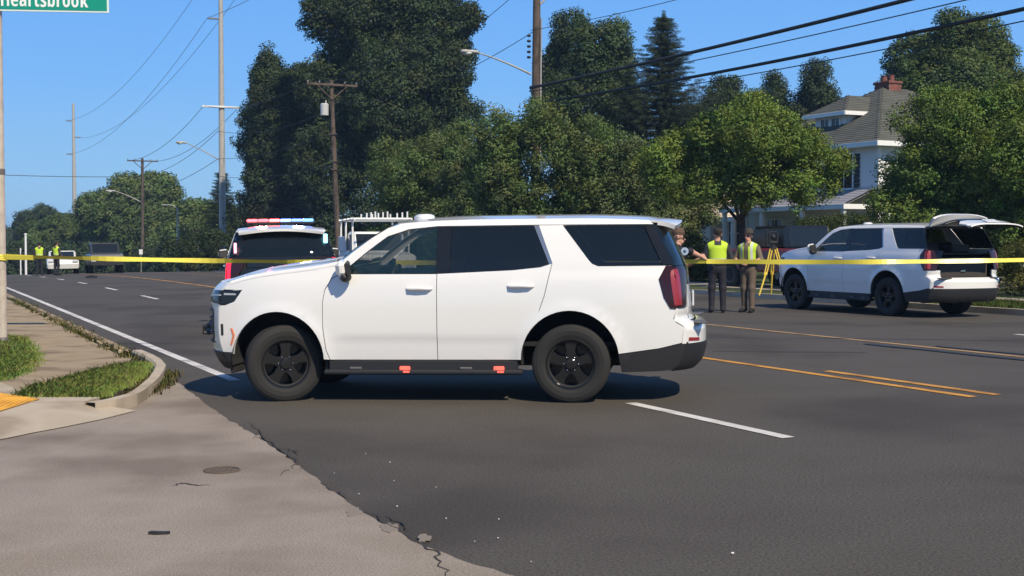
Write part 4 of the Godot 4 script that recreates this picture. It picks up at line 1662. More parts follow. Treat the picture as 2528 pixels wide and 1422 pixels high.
func setup_view() -> void:
	var cam := Camera3D.new()
	cam.name = "camera"
	add_child(cam)
	cam.position = EYE
	cam.rotation.x = -atan(117.0 / 3200.0)
	cam.fov = rad_to_deg(2.0 * atan(711.0 / 3200.0))
	cam.near = 0.1
	cam.far = 4000.0
	cam.current = true
	var env := Environment.new()
	env.background_mode = Environment.BG_SKY
	# clear morning sky: pale at the horizon, saturated a little above it, deep blue overhead, the same all round
	var bands := [[-90.0, lin(.05, .05, .045)], [-4.0, lin(.16, .17, .17)], [-.5, lin(.30, .45, .58)], [0.0, lin(.34, .56, .78)], [3.0, lin(.27, .52, .82)], [7.0, lin(.185, .44, .86)], [12.0, lin(.135, .37, .84)], [25.0, lin(.095, .235, .56)], [50.0, lin(.062, .145, .36)], [90.0, lin(.048, .11, .27)]]
	var pic := Image.create(16, 720, false, Image.FORMAT_RGBF)
	for y in 720:
		var el := 90.0 - (y + .5) * .25
		var k := 0
		while k < bands.size() - 2 and el > bands[k + 1][0]:
			k += 1
		var q := clampf((el - bands[k][0]) / (bands[k + 1][0] - bands[k][0]), 0.0, 1.0)
		var c0: Color = bands[k][1].srgb_to_linear()
		var c1: Color = bands[k + 1][1].srgb_to_linear()
		for x in 16:
			pic.set_pixel(x, y, c0.lerp(c1, q))
	var sm := PanoramaSkyMaterial.new()
	sm.panorama = ImageTexture.create_from_image(pic)
	var sky := Sky.new()
	sky.sky_material = sm
	env.sky = sky
	env.tonemap_mode = Environment.TONE_MAPPER_LINEAR
	env.tonemap_exposure = 1.12
	env.fog_enabled = true
	env.fog_density = .0004
	env.fog_light_color = Color(.62, .76, .90)
	env.sdfgi_enabled = true
	env.ssao_enabled = true
	env.ssil_enabled = true
	var we := WorldEnvironment.new()
	we.name = "world_environment"
	we.environment = env
	add_child(we)
	var sun := DirectionalLight3D.new()
	sun.name = "sun"
	add_child(sun)
	sun.basis = Basis.looking_at(-Vector3(.50, 1.0, .85).normalized(), Vector3.RIGHT)
	sun.light_energy = 1.5
	sun.light_color = Color(1.0, .945, .84)
	sun.light_angular_distance = .5
	sun.shadow_enabled = true


func setup_materials() -> void:
	ground_mat("asphalt", lin(.072, .062, .051), .45, 1.6, Color(.80, .78, .76), 31.0, .86, .35, 11)
	ground_mat("worn_asphalt", lin(.308, .260, .216), .30, 1.05, Color(.80, .78, .76), 17.0, .9, .5, 23)
	ground_mat("concrete", lin(.46, .39, .30), .14, .9, Color(.82, .80, .77), 9.0, .88, .25, 37)
	ground_mat("old_concrete", lin(.34, .262, .165), .16, .8, Color(.78, .76, .74), 7.0, .9, .3, 41)
	ground_mat("lawn", lin(.085, .125, .035), .4, 1.3, Color(.72, .72, .62), 13.0, .95, 3.0, 53)
	ground_mat("soil", lin(.10, .085, .058), .45, 1.1, Color(.7, .68, .6), 9.0, .95, 1.0, 59)
	ground_mat("road_white", lin(.66, .64, .62), .18, .5, Color(.75, .74, .74), 5.0, .7, .2, 61)
	ground_mat("road_yellow", lin(.62, .30, .045), .22, .5, Color(.72, .70, .68), 5.0, .7, .2, 67)
	ground_mat("road_yellow_faded", lin(.40, .25, .11), .25, .5, Color(.70, .68, .66), 5.0, .75, .2, 69)
	ground_mat("shingle", lin(.108, .111, .096), .25, 1.2, Color(.82, .82, .8), 6.0, .9, .4, 71)
	ground_mat("pole_wood", lin(.115, .085, .066), .3, .8, Color(.7, .68, .66), 4.0, .85, .4, 73)
	ground_mat("bark", lin(.06, .048, .038), .4, .7, Color(.7, .7, .66), 3.0, .95, 1.5, 79)
	ground_mat("pad_yellow", lin(.78, .40, .045), .12, .6, Color(.85, .83, .8), 3.0, .7, .2, 83)
	for i in 3:
		mat("brick_%d" % i, lin(.17 + .04 * i, .062 + .012 * i, .048 + .01 * i), .85)
	mat("steel_rim", lin(.3, .3, .31), .35, .8)
	mat("far_glass", lin(.012, .016, .02), .08)
	ground_mat("galvanised", lin(.44, .43, .41), .08, .6, Color(.88, .87, .86), 2.5, .5, .05, 89)
	ground_mat("pole_paint", lin(.52, .46, .385), .08, .6, Color(.86, .85, .84), 2.5, .55, .05, 97)


func road_mark(called: String, u0: float, u1: float, v0: float, v1: float, key: String, parent: Node, wear := 0.0) -> void:
	var mb := MB.new()
	var us := steps(u0, u1, 2.0 if u1 - u0 > 6 else .25)
	for i in us.size() - 1:
		var q := [at_uv(us[i], v0, .006), at_uv(us[i + 1], v0, .006), at_uv(us[i + 1], v1, .006), at_uv(us[i], v1, .006)]
		mb.quad(q[0], q[1], q[2], q[3], Vector3.UP)
	obj(called, mb, mats[key], parent)


func build_ground() -> void:
	# the land at large
	var mb := MB.new()
	var us := [-400.0, -150.0, -60.0]
	us.append_array(steps(-30, 180, 10))
	us.append_array([220.0, 300.0, 500.0, 900.0, 1600.0])
	var vs := [-900.0, -400.0, -150.0, -60.0, -20.0, 0.0, 4.0, 9.0, 14.0, 20.0, 30.0, 60.0, 120.0, 300.0, 700.0, 1200.0]
	sheet(mb, us, vs, -.10)
	structure(obj("ground", mb, mats["lawn"]))
	# the main road
	mb = MB.new()
	us = steps(-40, 40, 8)
	us.append_array(steps(45, 180, 5))
	us.append_array([230.0, 320.0])
	sheet(mb, us, [1.6, 4.0, 9.0, 14.0, 21.6], 0.0)
	var road := obj("road", mb, mats["asphalt"])
	structure(road)
	road_mark("edge_line", 17.2 - 1.6, 240, 3.66, 3.80, "road_white", road)
	for k in 14:
		var c := 10.1 + k * 9.35 - (.0 if k < 2 else 0.0)
		if k == 2 or k == 1:
			continue
		if k >= 3:
			c = 38.8 + (k - 3) * 7.4
		road_mark("lane_dash", c - 1.3, c + 1.3, 6.73, 6.86, "road_white", road)
	road_mark("centre_line", 10.0, 200, 10.02, 10.14, "road_yellow", road)
	road_mark("centre_line", 10.0, 12.75, 10.36, 10.48, "road_yellow", road)
	road_mark("centre_line", 12.4, 200, 13.70, 13.82, "road_yellow_faded", road)
	for k in 14:
		var c := 14.6 + k * 7.4
		if k == 1 or k == 2:
			continue
		road_mark("lane_dash", c - 1.3, c + 1.3, 16.88, 17.01, "road_white", road)
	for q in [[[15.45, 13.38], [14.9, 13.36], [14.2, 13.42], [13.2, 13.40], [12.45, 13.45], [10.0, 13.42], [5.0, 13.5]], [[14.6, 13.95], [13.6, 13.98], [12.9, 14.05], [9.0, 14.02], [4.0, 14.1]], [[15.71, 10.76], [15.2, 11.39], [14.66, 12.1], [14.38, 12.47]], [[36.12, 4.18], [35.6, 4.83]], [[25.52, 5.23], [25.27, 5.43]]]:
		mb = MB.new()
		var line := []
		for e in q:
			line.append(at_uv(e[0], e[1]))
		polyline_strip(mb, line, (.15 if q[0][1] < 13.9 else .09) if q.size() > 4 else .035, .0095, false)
		obj("tar_and_wire_shadow", mb, mat("tar_and_wire_shadow", lin(.016, .016, .018), .5), road)  # dark strips: tar sealing, plus overhead wire shadows painted onto the road
	# the side street, older and paler, with a ragged seam
	mb = MB.new()
	var r := RandomNumberGenerator.new()
	r.seed = 3
	var seam := []
	var raw := [Vector2(1.6, -5.2), Vector2(.55, -6.0), Vector2(-.03, -6.52), Vector2(-.31, -6.84), Vector2(-.61, -7.34), Vector2(-.98, -8.12), Vector2(-1.49, -9.4), Vector2(-2.11, -10.93), Vector2(-3.05, -13.05), Vector2(-3.92, -15.25), Vector2(-4.40, -16.3)]
	for i in raw.size() - 1:
		var m := int(raw[i].distance_to(raw[i + 1]) / .12) + 1
		for k in m:
			var q: Vector2 = raw[i].lerp(raw[i + 1], float(k) / m)
			seam.append(q + Vector2(r.randfn(), r.randfn()) * .009)
	seam.append_array([Vector2(-4.75, -16.2), Vector2(-4.6, -13.4), Vector2(-4.9, -12.3), Vector2(-12, -12.0), Vector2(-60, -30), Vector2(-70, 10), Vector2(-20, 40), Vector2(20, 30), Vector2(14, -.5), Vector2(8, -2.5), Vector2(3, -4.4)])
	slab(mb, PackedVector2Array(seam), .012, .05)
	var side := obj("side_street", mb, mats["worn_asphalt"])
	structure(side)
	# cracks: open joints packed with dark soil, lying a hair above the surface
	for line in [[Vector2(-.94, -8.1), Vector2(-.84, -7.94), Vector2(-.76, -7.72), Vector2(-.62, -7.4), Vector2(-.5, -7.14), Vector2(-.41, -6.96), Vector2(-.39, -6.7), Vector2(-.30, -6.4)], [Vector2(-2.54, -12.17), Vector2(-2.3, -11.65), Vector2(-2.17, -11.2), Vector2(-1.95, -10.6), Vector2(-1.69, -10.02), Vector2(-1.62, -9.74), Vector2(-1.66, -9.24)], [Vector2(-2.34, -8.86), Vector2(-2.29, -8.96), Vector2(-2.16, -8.88), Vector2(-2.06, -8.88)], [Vector2(-.80, -7.95), Vector2(-.66, -7.74), Vector2(-.60, -7.5)], [Vector2(-1.9, -10.55), Vector2(-1.75, -10.4), Vector2(-1.70, -10.2)], [Vector2(-1.35, -9.0), Vector2(-1.18, -8.65), Vector2(-1.05, -8.45)]]:
		mb = MB.new()
		var pts := []
		for i in line.size() - 1:
			for k in 5:
				var q: Vector2 = line[i].lerp(line[i + 1], k / 5.0) + Vector2(r.randfn(), r.randfn()) * .012
				pts.append(Vector3(q.x, .012, q.y))
		pts.append(Vector3(line[-1].x, .012, line[-1].y))
		polyline_strip(mb, pts, .02, .004, true)
		obj("crack", mb, mat("crack_soil", lin(.035, .03, .027), .95), side)
	# worn patches where the top coat has come away along the seam
	for q in [Vector3(-.72, -7.55, .10), Vector3(-.98, -8.0, .08), Vector3(-1.62, -9.55, .07), Vector3(-.5, -7.3, .06), Vector3(-2.2, -11.1, .06)]:
		mb = MB.new()
		var p := PackedVector2Array()
		for i in 14:
			var an := TAU * i / 14
			p.append(Vector2(q.x, q.y) + Vector2(cos(an) * .6, sin(an) * 1.5) * q.z * r.randf_range(.6, 1.3))
		slab(mb, p, .016, .008)
		obj("worn_patch", mb, mat("worn_patch", lin(.205, .172, .142), .95), side)
	build_corner()
	build_far_side()


func kerb_along(label: String, pts: Array, width: float, h: float, key: String) -> MeshInstance3D:
	var mb := MB.new()
	var m := pts.size()
	var prof := [Vector2(0, -.1), Vector2(.012, h - .03), Vector2(.04, h), Vector2(width, h), Vector2(width, -.1)]
	var rows := []
	for i in m:
		var d: Vector3 = (pts[mini(i + 1, m - 1)] - pts[maxi(i - 1, 0)])
		d.y = 0
		var s := d.normalized().cross(Vector3.UP)
		var row := []
		for p in prof:
			row.append(pts[i] + s * p.x + Vector3(0, p.y, 0))
		rows.append(row)
	for i in m - 1:
		for k in prof.size() - 1:
			var A: Vector3 = rows[i][k]
			var B: Vector3 = rows[i + 1][k]
			var C: Vector3 = rows[i + 1][k + 1]
			var D: Vector3 = rows[i][k + 1]
			var nn := (B - A).cross(D - A).normalized()
			var mid: Vector3 = (rows[i][2] + rows[i][3]) * .5 - Vector3(0, h * .5, 0)
			if nn.dot((A + C) * .5 - mid) < 0:
				nn = -nn
			mb.quad(A, B, C, D, nn)
	var o := obj("kerb", mb, mats[key])
	structure(o, label)
	return o


func tuft(sd: int, n: int, h: float, spread: float) -> ArrayMesh:
	var r := RandomNumberGenerator.new()
	r.seed = sd
	var mb := MB.new()
	mb.colored = true
	for i in n:
		var a := Vector3(r.randfn(), 0, r.randfn()) * spread
		var lean := Vector3(r.randfn(), 0, r.randfn()) * .45
		var hh := h * r.randf_range(.5, 1.25)
		var sd2 := Vector3(r.randfn(), 0, r.randfn()).normalized() * .005
		var m := a + (Vector3(0, .6, 0) + lean * .3) * hh
		var e := a + (Vector3(0, .95, 0) + lean) * hh
		var nn := (sd2.cross(Vector3.UP).normalized() + Vector3(0, .8, 0)).normalized()
		var b := r.randf_range(.7, 1.3)
		mb.col = Color(b * r.randf_range(.9, 1.3), b, b)
		mb.tri(a - sd2, a + sd2, m + sd2 * .8, nn, nn, nn)
		mb.tri(a - sd2, m + sd2 * .8, m - sd2 * .8, nn, nn, nn)
		mb.tri(m - sd2 * .8, m + sd2 * .8, e, nn, nn, nn)
	return mb.mesh()


func grass_over(label: String, area: PackedVector2Array, y: float, count: int, mesh: Mesh, tone: Color, sd: int, called := "grass") -> void:
	var r := RandomNumberGenerator.new()
	r.seed = sd
	var lo := area[0]
	var hi := area[0]
	for p in area:
		lo = lo.min(p)
		hi = hi.max(p)
	var places := []
	var cols := []
	while places.size() < count:
		var q := Vector2(r.randf_range(lo.x, hi.x), r.randf_range(lo.y, hi.y))
		if Geometry2D.is_point_in_polygon(q, area):
			places.append(Transform3D(Basis(Vector3.UP, r.randf() * TAU).scaled(Vector3.ONE * r.randf_range(.6, 1.35)), Vector3(q.x, y, q.y)))
			var g := r.randf_range(.7, 1.25)
			if r.randf() < .10:
				cols.append(Color(.26, .22, .10) * g)
			else:
				cols.append(Color(tone.r * g * r.randf_range(.8, 1.45), tone.g * g, tone.b * g))
	var o := crown(self, numbered(called), places, cols, mesh, leaf_mat("grass_blade", .6))
	o.set_meta("kind", "stuff")
	tag(o, label, "grass")


func build_corner() -> void:
	var top := .12
	# kerb round the corner, then along the main road
	var bend := [Vector2(-4.17, -12.55), Vector2(-4.06, -12.80), Vector2(-3.99, -13.23), Vector2(-4.02, -13.6), Vector2(-4.08, -14.03), Vector2(-4.20, -14.8), Vector2(-4.36, -15.61), Vector2(-4.52, -16.3), Vector2(-4.80, -17.1), Vector2(-5.08, -17.75), Vector2(-5.47, -18.55)]
	var pts := []
	for q in bend:
		pts.append(Vector3(q.x, 0, q.y))
	kerb_along("pale concrete kerb curving round the grassy corner", pts, .15, top + .012, "concrete")
	pts = []
	for u in steps(19.2, 150, 2.2):
		pts.append(at_uv(u, 2.96))
	kerb_along("low crumbling kerb running along the near side of the road", pts, .14, top, "old_concrete")
	# sidewalk of separate flags
	var sw := Node3D.new()
	sw.name = "sidewalk"
	add_child(sw)
	structure(sw)
	for e in [[Vector2(-4.97, -13.06), Vector2(-5.08, -14.05), Vector2(-5.03, -15.0), Vector2(-5.76, -15.05), Vector2(-5.79, -14.46), Vector2(-5.42, -13.95)], [Vector2(-5.03, -15.03), Vector2(-4.98, -16.0), Vector2(-4.93, -16.5), Vector2(-5.12, -17.42), Vector2(-6.42, -17.10), Vector2(-6.0, -16.3), Vector2(-5.76, -15.08)]]:
		var fm := MB.new()
		slab(fm, PackedVector2Array(e), top + .002, .12, .008)
		obj("flag", fm, mats["old_concrete"], sw)
	var u := 17.95
	while u < 60.0:
		var L := 2.55
		var p := PackedVector2Array()
		for e in [[u + .012, 1.70], [u + L - .012, 1.70], [u + L - .012, 2.83], [u + .012, 2.83]]:
			var a := at_uv(e[0], e[1])
			p.append(Vector2(a.x, a.z))
		var mb := MB.new()
		slab(mb, p, land(u, 2) + top - .004 + .003 * sin(u * 7.0), .12, .008)
		obj("flag", mb, mats["old_concrete"], sw)
		u += L
	# soil under it all
	var mb := MB.new()
	var base := PackedVector2Array([Vector2(-4.3, -12.9), Vector2(-4.15, -13.4), Vector2(-4.25, -14.6), Vector2(-4.6, -16.2), Vector2(-5.2, -17.7), Vector2(-5.7, -18.7), Vector2(-8.6, -24.5), Vector2(-14, -36), Vector2(-30, -40), Vector2(-30, -12.9)])
	slab(mb, base, top - .025, .12)
	structure(obj("verge", mb, mats["soil"]))
	# landing and ramp
	mb = MB.new()
	slab(mb, PackedVector2Array([Vector2(-4.20, -12.62), Vector2(-4.16, -13.02), Vector2(-4.97, -13.05), Vector2(-5.4, -13.95), Vector2(-5.75, -14.45), Vector2(-12, -14.3), Vector2(-12, -12.62)]), top + .004, .10, .01)
	var ramp := obj("kerb_ramp", mb, mats["concrete"])
	structure(ramp)
	mb = MB.new()
	var edge := [Vector2(-4.20, -12.62), Vector2(-3.72, -12.78), Vector2(-3.86, -12.17), Vector2(-4.02, -11.71), Vector2(-4.19, -11.31), Vector2(-4.33, -10.91), Vector2(-12, -9.2), Vector2(-12, -12.62)]
	for i in range(1, edge.size() - 2):
		var a: Vector2 = edge[i]
		var b: Vector2 = edge[i + 1]
		var ta := Vector2(minf(a.x - .12, -4.2), -12.62)
		var tb := Vector2(minf(b.x - .12, -4.2), -12.62)
		if i == 1:
			ta = Vector2(-4.2, -12.62)
		var q := [Vector3(a.x, .02, a.y), Vector3(b.x, .02, b.y), Vector3(tb.x, top, tb.y), Vector3(ta.x, top, ta.y)]
		var k := 6
		for j in k:
			var f0 := float(j) / k
			var f1 := float(j + 1) / k
			mb.quad(q[0].lerp(q[3], f0), q[1].lerp(q[2], f0), q[1].lerp(q[2], f1), q[0].lerp(q[3], f1), Vector3(.05, 1, .02).normalized())
	obj("ramp_slope", mb, mats["concrete"], ramp)
	# tactile pad
	mb = MB.new()
	var py := func(x: float, z: float) -> float:
		return lerpf(top + .004, .02, clampf((z + 12.62) / (1.45 + maxf(0.0, -x - 4.2) * .22), 0.0, 1.0)) + .012
	var pp := [Vector2(-4.67, -12.79), Vector2(-4.82, -12.06), Vector2(-6.6, -12.05), Vector2(-6.6, -13.9), Vector2(-5.35, -13.36)]
	for i in range(1, pp.size() - 1):
		var a := Vector3(pp[0].x, py.call(pp[0].x, pp[0].y), pp[0].y)
		var b := Vector3(pp[i].x, py.call(pp[i].x, pp[i].y), pp[i].y)
		var c := Vector3(pp[i + 1].x, py.call(pp[i + 1].x, pp[i + 1].y), pp[i + 1].y)
		mb.tri(a, b, c, Vector3.UP, Vector3.UP, Vector3.UP)
	var area := PackedVector2Array(pp)
	var pad := obj("tactile_pad", mb, mats["pad_yellow"])
	tag(pad, "yellow tactile paving pad set in the concrete ramp", "paving pad")
	mb = MB.new()
	for i in 40:
		for j in 40:
			var q := Vector2(-6.5 + i * .055, -13.8 + j * .055)
			if Geometry2D.is_point_in_polygon(q, shrink(area, .03)):
				mb.lathe([Vector2(.016, -.002), Vector2(.011, .005), Vector2(0, .006)], xf(Vector3(q.x, py.call(q.x, q.y), q.y)), 6)
	obj("raised_domes", mb, mats["pad_yellow"], pad).set_meta("kind", "stuff")
	# grass
	var t1 := tuft(1, 30, .060, .055)
	var t2 := tuft(2, 16, .075, .06)
	var g2 := PackedVector2Array([Vector2(-4.97, -13.06), Vector2(-5.08, -14.05), Vector2(-5.01, -15.39), Vector2(-4.91, -16.39), Vector2(-4.72, -16.5), Vector2(-4.50, -15.6), Vector2(-4.28, -14.3), Vector2(-4.2, -13.4), Vector2(-4.22, -13.08)])
	var g1 := PackedVector2Array([Vector2(-5.78, -14.5), Vector2(-5.74, -15.07), Vector2(-5.99, -16.39), Vector2(-6.79, -18.35), Vector2(-7.93, -20.96), Vector2(-8.4, -21.4), Vector2(-10.5, -21.4), Vector2(-10.5, -14.5)])
	grass_over("green grass filling the wedge between the sidewalk and the curved kerb", g2, top - .015, 1900, t1, Color(.135, .215, .05), 5)
	grass_over("green grass round the foot of the street sign pole", g1, top - .015, 4200, t1, Color(.13, .215, .05), 6)
	var strip := PackedVector2Array()
	for uu in [17.5, 20.0, 24.0, 30.0, 38.0]:
		var a := at_uv(uu, 3.02)
		strip.append(Vector2(a.x, a.z))
	for uu in [38.0, 30.0, 24.0, 20.0, 17.5]:
		var a := at_uv(uu, 2.80)
		strip.append(Vector2(a.x, a.z))
	grass_over("straggling weeds growing out of the crumbling kerb joint", strip, top - .03, 170, t2, Color(.07, .085, .02), 8, "weeds")
	var toe := PackedVector2Array([Vector2(-4.30, -14.6), Vector2(-4.20, -13.9), Vector2(-4.0, -13.75), Vector2(-3.93, -14.3), Vector2(-4.2, -16.2), Vector2(-4.52, -16.4)])
	grass_over("pale weeds at the foot of the curved kerb", toe, .01, 130, t2, Color(.085, .095, .03), 9, "weeds")
	# rubble of broken kerb
	var r := RandomNumberGenerator.new()
	r.seed = 12
	mb = MB.new()
	for i in 45:
		var a := at_uv(r.randf_range(18.5, 31), 2.93 + r.randfn() * .07, -.012)
		var s := r.randf_range(.02, .075)
		mb.box(Transform3D(Basis.from_euler(Vector3(r.randf(), r.randf() * 6, r.randf())), a + Vector3(0, top + s * .1, 0)), Vector3(s * 1.7, s * .5, s), s * .15)
	var rub := obj("kerb_rubble", mb, mats["old_concrete"])
	rub.set_meta("kind", "stuff")
	tag(rub, "broken bits of concrete along the crumbling kerb", "rubble")


func build_far_side() -> void:
	var pts := []
	for u in steps(190, -30, 4.0):
		pts.append(at_uv(u, 21.5))
	kerb_along("pale kerb on the far side of the road", pts, .18, .13, "concrete")
	var mb := MB.new()
	sheet(mb, steps(-30, 190, 10), [21.66, 23.6, 25.2, 32.0, 45.0, 70.0], .115)
	structure(obj("lawn", mb, mats["lawn"]))
	var fw := Node3D.new()
	fw.name = "far_sidewalk"
	add_child(fw)
	structure(fw)
	var u := 2.0
	while u < 75.0:
		mb = MB.new()
		var p := PackedVector2Array()
		for e in [[u + .015, 23.7], [u + 1.785, 23.7], [u + 1.785, 25.2], [u + .015, 25.2]]:
			var a := at_uv(e[0], e[1])
			p.append(Vector2(a.x, a.z))
		slab(mb, p, land(u, 24) + .135, .08, .006)
		obj("flag", mb, mats["concrete"], fw)
		u += 1.8
	mb = MB.new()
	for k in 10:
		var q := [at_uv(28.5, 21.6 + k * 2.0, .142), at_uv(34.5, 21.6 + k * 2.0, .142), at_uv(34.5, 23.6 + k * 2.0, .142), at_uv(28.5, 23.6 + k * 2.0, .142)]
		if k == 0:
			q[0].y -= .11
			q[1].y -= .11
		mb.quad(q[0], q[1], q[2], q[3], Vector3.UP)
	structure(obj("driveway", mb, mats["concrete"]))
	var area := PackedVector2Array()
	for e in [[14.0, 21.75], [27.5, 21.75], [27.5, 23.6], [14.0, 23.6]]:
		var a := at_uv(e[0], e[1])
		area.append(Vector2(a.x, a.z))
	grass_over("grass strip between the far kerb and the far sidewalk", area, .24, 1500, tuft(4, 22, .11, .09), Color(.05, .10, .02), 15)


func build_vehicles() -> void:
	var suv := make_suv()
	add_child(suv)
	suv.name = numbered("sport_utility_vehicle")
	tag(suv, "large white sport utility vehicle parked broadside across the road, black wheels", "suv")
	var open_suv: Node3D = suv.duplicate()
	var police: Node3D = suv.duplicate()
	park(suv, Vector2(.73, -14.27), Vector2(-.9925, -.1219), 3.07)
	for w in suv.get_children():
		if w.name.begins_with("wheel") and w.has_meta("steer") and w.get_meta("steer"):
			w.rotation.y += .46
	# second one, tailgate up
	open_suv.name = numbered("sport_utility_vehicle")
	add_child(open_suv)
	tag(open_suv, "white sport utility vehicle with its tailgate raised, parked at the far kerb", "suv")
	park(open_suv, Vector2(8.72, -27.42), Vector2(-sin(YAW), -cos(YAW)), 3.07)
	var gate: Node3D = open_suv.get_node("tailgate")
	gate.rotation.z = -1.26
	for car in [open_suv, police]:
		for w in car.get_children():
			if w.name.begins_with("running_board"):
				for l in w.get_children():
					l.material_override = mats["grey_pad"]
	for w in open_suv.get_children():
		if w.name.begins_with("roof_aerial"):
			w.position += Vector3(-.1, 0, 0)
	var mb := MB.new()
	mb.box(xf(Vector3(-.72, 1.02, 0)), Vector3(.75, .42, 1.36), .02)
	mb.box(xf(Vector3(-.72, 1.30, 0)), Vector3(.75, .02, 1.5), .005)
	var cargo := obj("cargo_drawer", mb, mat("cargo_brown", lin(.045, .036, .03), .7), open_suv)
	for y in [.95, 1.16]:
		mb = MB.new()
		mb.box(xf(Vector3(-1.105, y, 0)), Vector3(.02, .05, .13), .008)
		obj("latch", mb, mats["bright_metal"], cargo)
	mb = MB.new()
	for q in [[Vector3(-.45, 1.42, -.35), Vector3(.3, .22, .4)], [Vector3(-.55, 1.40, .3), Vector3(.4, .18, .5)]]:
		mb.box(xf(q[0]), q[1], .03)
	obj("cargo_bag", mb, mat("bag_black", lin(.015, .015, .017), .8), open_suv)
	# police car seen from behind, lamps on
	police.name = numbered("police_car")
	add_child(police)
	tag(police, "police vehicle seen from behind with red and blue roof lights on", "police car")
	park(police, Vector2(-4.22, -23.80), Vector2(-.19, -.98), 3.07)
	for w in police.get_children():
		if w.name.begins_with("roof_aerial"):
			w.free()
	var pg: Node3D = police.get_node("tailgate")
	for c in pg.get_children():
		if c.name == "gate_panel":
			c.material_override = mats["gloss_black"]
	mb = MB.new()
	mb.box(xf(Vector3(.45, 2.0, 0)), Vector3(.30, .035, 1.24), .012)
	for s in [-1.0, 1.0]:
		mb.box(xf(Vector3(.45, 1.955, s * .52)), Vector3(.12, .07, .06), .01)
	var bar := obj("light_bar", mb, mats["black_plastic"], police)
	var hues := [[lin(1, .09, .11), 4.5], [lin(1, .12, .15), 2.6], [lin(1, .10, .10), 7.0], [lin(.10, .20, 1), 7.0], [lin(.14, .24, 1), 2.6], [lin(.09, .24, 1), 4.5]]
	for k in 6:
		mb = MB.new()
		mb.box(xf(Vector3(.45, 2.043, (k - 2.5) * .205)), Vector3(.29, .052, .195), .014)
		obj("lamp_module", mb, glow("bar_lamp_%d" % k, hues[k][0], hues[k][1]), bar)
	mb = MB.new()
	mb.box(xf(Vector3(-1.115, 1.55, -.80), Vector3(0, 0, -.3)), Vector3(.03, .19, .05), .012)
	obj("window_lamp", mb, glow("red_window_lamp", lin(1, .35, .45), 1.6), police)
	mb = MB.new()
	mb.box(xf(Vector3(-1.03, 1.70, .76), Vector3(0, 0, -.3)), Vector3(.03, .17, .075), .012)
	obj("window_lamp", mb, glow("blue_window_lamp", lin(.28, .85, 1), 1.8), police)
	for c in police.get_children():
		if c.name.begins_with("tail_light"):
			for d in c.get_children():
				if d.name.begins_with("red_lens"):
					d.material_override = glow("lit_tail_lens", lin(.9, .02, .06), 1.2)
	for e in [[Vector3(.45, 2.10, -.35), lin(1, .2, .25)], [Vector3(.45, 2.10, .35), lin(.25, .4, 1)]]:
		var l := OmniLight3D.new()
		l.name = "bar_glow"
		police.add_child(l, true)
		l.position = e[0]
		l.light_color = e[1]
		l.light_energy = 5.0
		l.light_size = .1
		l.omni_range = 30.0
		l.omni_attenuation = 2.0
		l.shadow_enabled = true
	# background vehicles
	var pick_low := poly([Vector2(-1.1, .50), Vector2(4.35, .48), Vector2(4.42, .80), Vector2(4.35, 1.12), Vector2(2.9, 1.20), Vector2(-1.12, 1.20), Vector2(-1.15, .9)])
	var pick_cab := poly([Vector2(3.05, 1.16), Vector2(2.35, 1.86), Vector2(.85, 1.88), Vector2(.72, 1.16)])
	var pick_win := [poly([Vector2(2.72, 1.26), Vector2(2.25, 1.76), Vector2(1.75, 1.78), Vector2(1.75, 1.26)]), poly([Vector2(1.66, 1.26), Vector2(1.66, 1.78), Vector2(.98, 1.78), Vector2(.92, 1.26)])]
	var maroon := mat("maroon_paint", lin(.16, .012, .028), .3)
	maroon.clearcoat_enabled = true
	var c1 := plain_car("pickup_truck", "dark maroon pickup truck standing in the driveway behind the tripod", "truck", maroon, pick_low, pick_cab, 1.95, pick_win, [0.0, 3.4], .38)
	park(c1, Vector2(at_uv(30.2, 24.6).x, at_uv(30.2, 24.6).z), Vector2(-sin(YAW), -cos(YAW)), 3.4)
	c1.position.y += .14
	mb = MB.new()
	mb.box(xf(Vector3(-.2, 1.24, 0)), Vector3(1.8, .10, 1.8), .03)
	obj("bed_cover", mb, mats["black_plastic"], c1)
	c1.get_node("cabin").material_override = mats["gloss_black"]
	var white := mat("fleet_white", lin(.72, .72, .70), .4)
	var c2 := plain_car("utility_truck", "white utility truck with a ladder rack on the road ahead", "truck", white, pick_low, pick_cab, 2.0, pick_win, [0.0, 3.4], .38)
	park(c2, Vector2(-5.0, -45.6), Vector2(.22, .975), 3.4)
	mb = MB.new()
	for z in [-.92, .92]:
		for x in [-.9, .9, 3.2]:
			mb.tube([Vector3(x, 1.2 if x < 2 else 1.15, z), Vector3(x, 2.26, z)], [.035], 6)
		mb.tube([Vector3(-1.0, 2.26, z), Vector3(3.9, 2.26, z)], [.04], 6)
	for x in [-.9, .9, 2.2, 3.4]:
		mb.tube([Vector3(x, 2.28, -1.0), Vector3(x, 2.28, 1.0)], [.045], 6)
		for z in [-.85, -.2, .2]:
			mb.tube([Vector3(x, 2.26, z), Vector3(x, 2.52, z)], [.03], 6)
	obj("ladder_rack", mb, white, c2)
	mb = MB.new()
	for z in [-.95, .95]:
		mb.box(xf(Vector3(-.15, 1.45, z)), Vector3(1.8, .55, .12), .03)
	obj("tool_box", mb, white, c2)
	var sed_low := poly([Vector2(-.95, .35), Vector2(3.6, .33), Vector2(3.68, .6), Vector2(3.5, .82), Vector2(2.5, .95), Vector2(-.9, .98), Vector2(-1.0, .7)])
	var sed_cab := poly([Vector2(2.6, .92), Vector2(1.75, 1.42), Vector2(.5, 1.44), Vector2(-.35, .95)])
	var sed_win := [poly([Vector2(2.2, 1.0), Vector2(1.68, 1.34), Vector2(1.15, 1.36), Vector2(1.15, 1.0)]), poly([Vector2(1.07, 1.0), Vector2(1.07, 1.36), Vector2(.5, 1.36), Vector2(.05, 1.0)])]
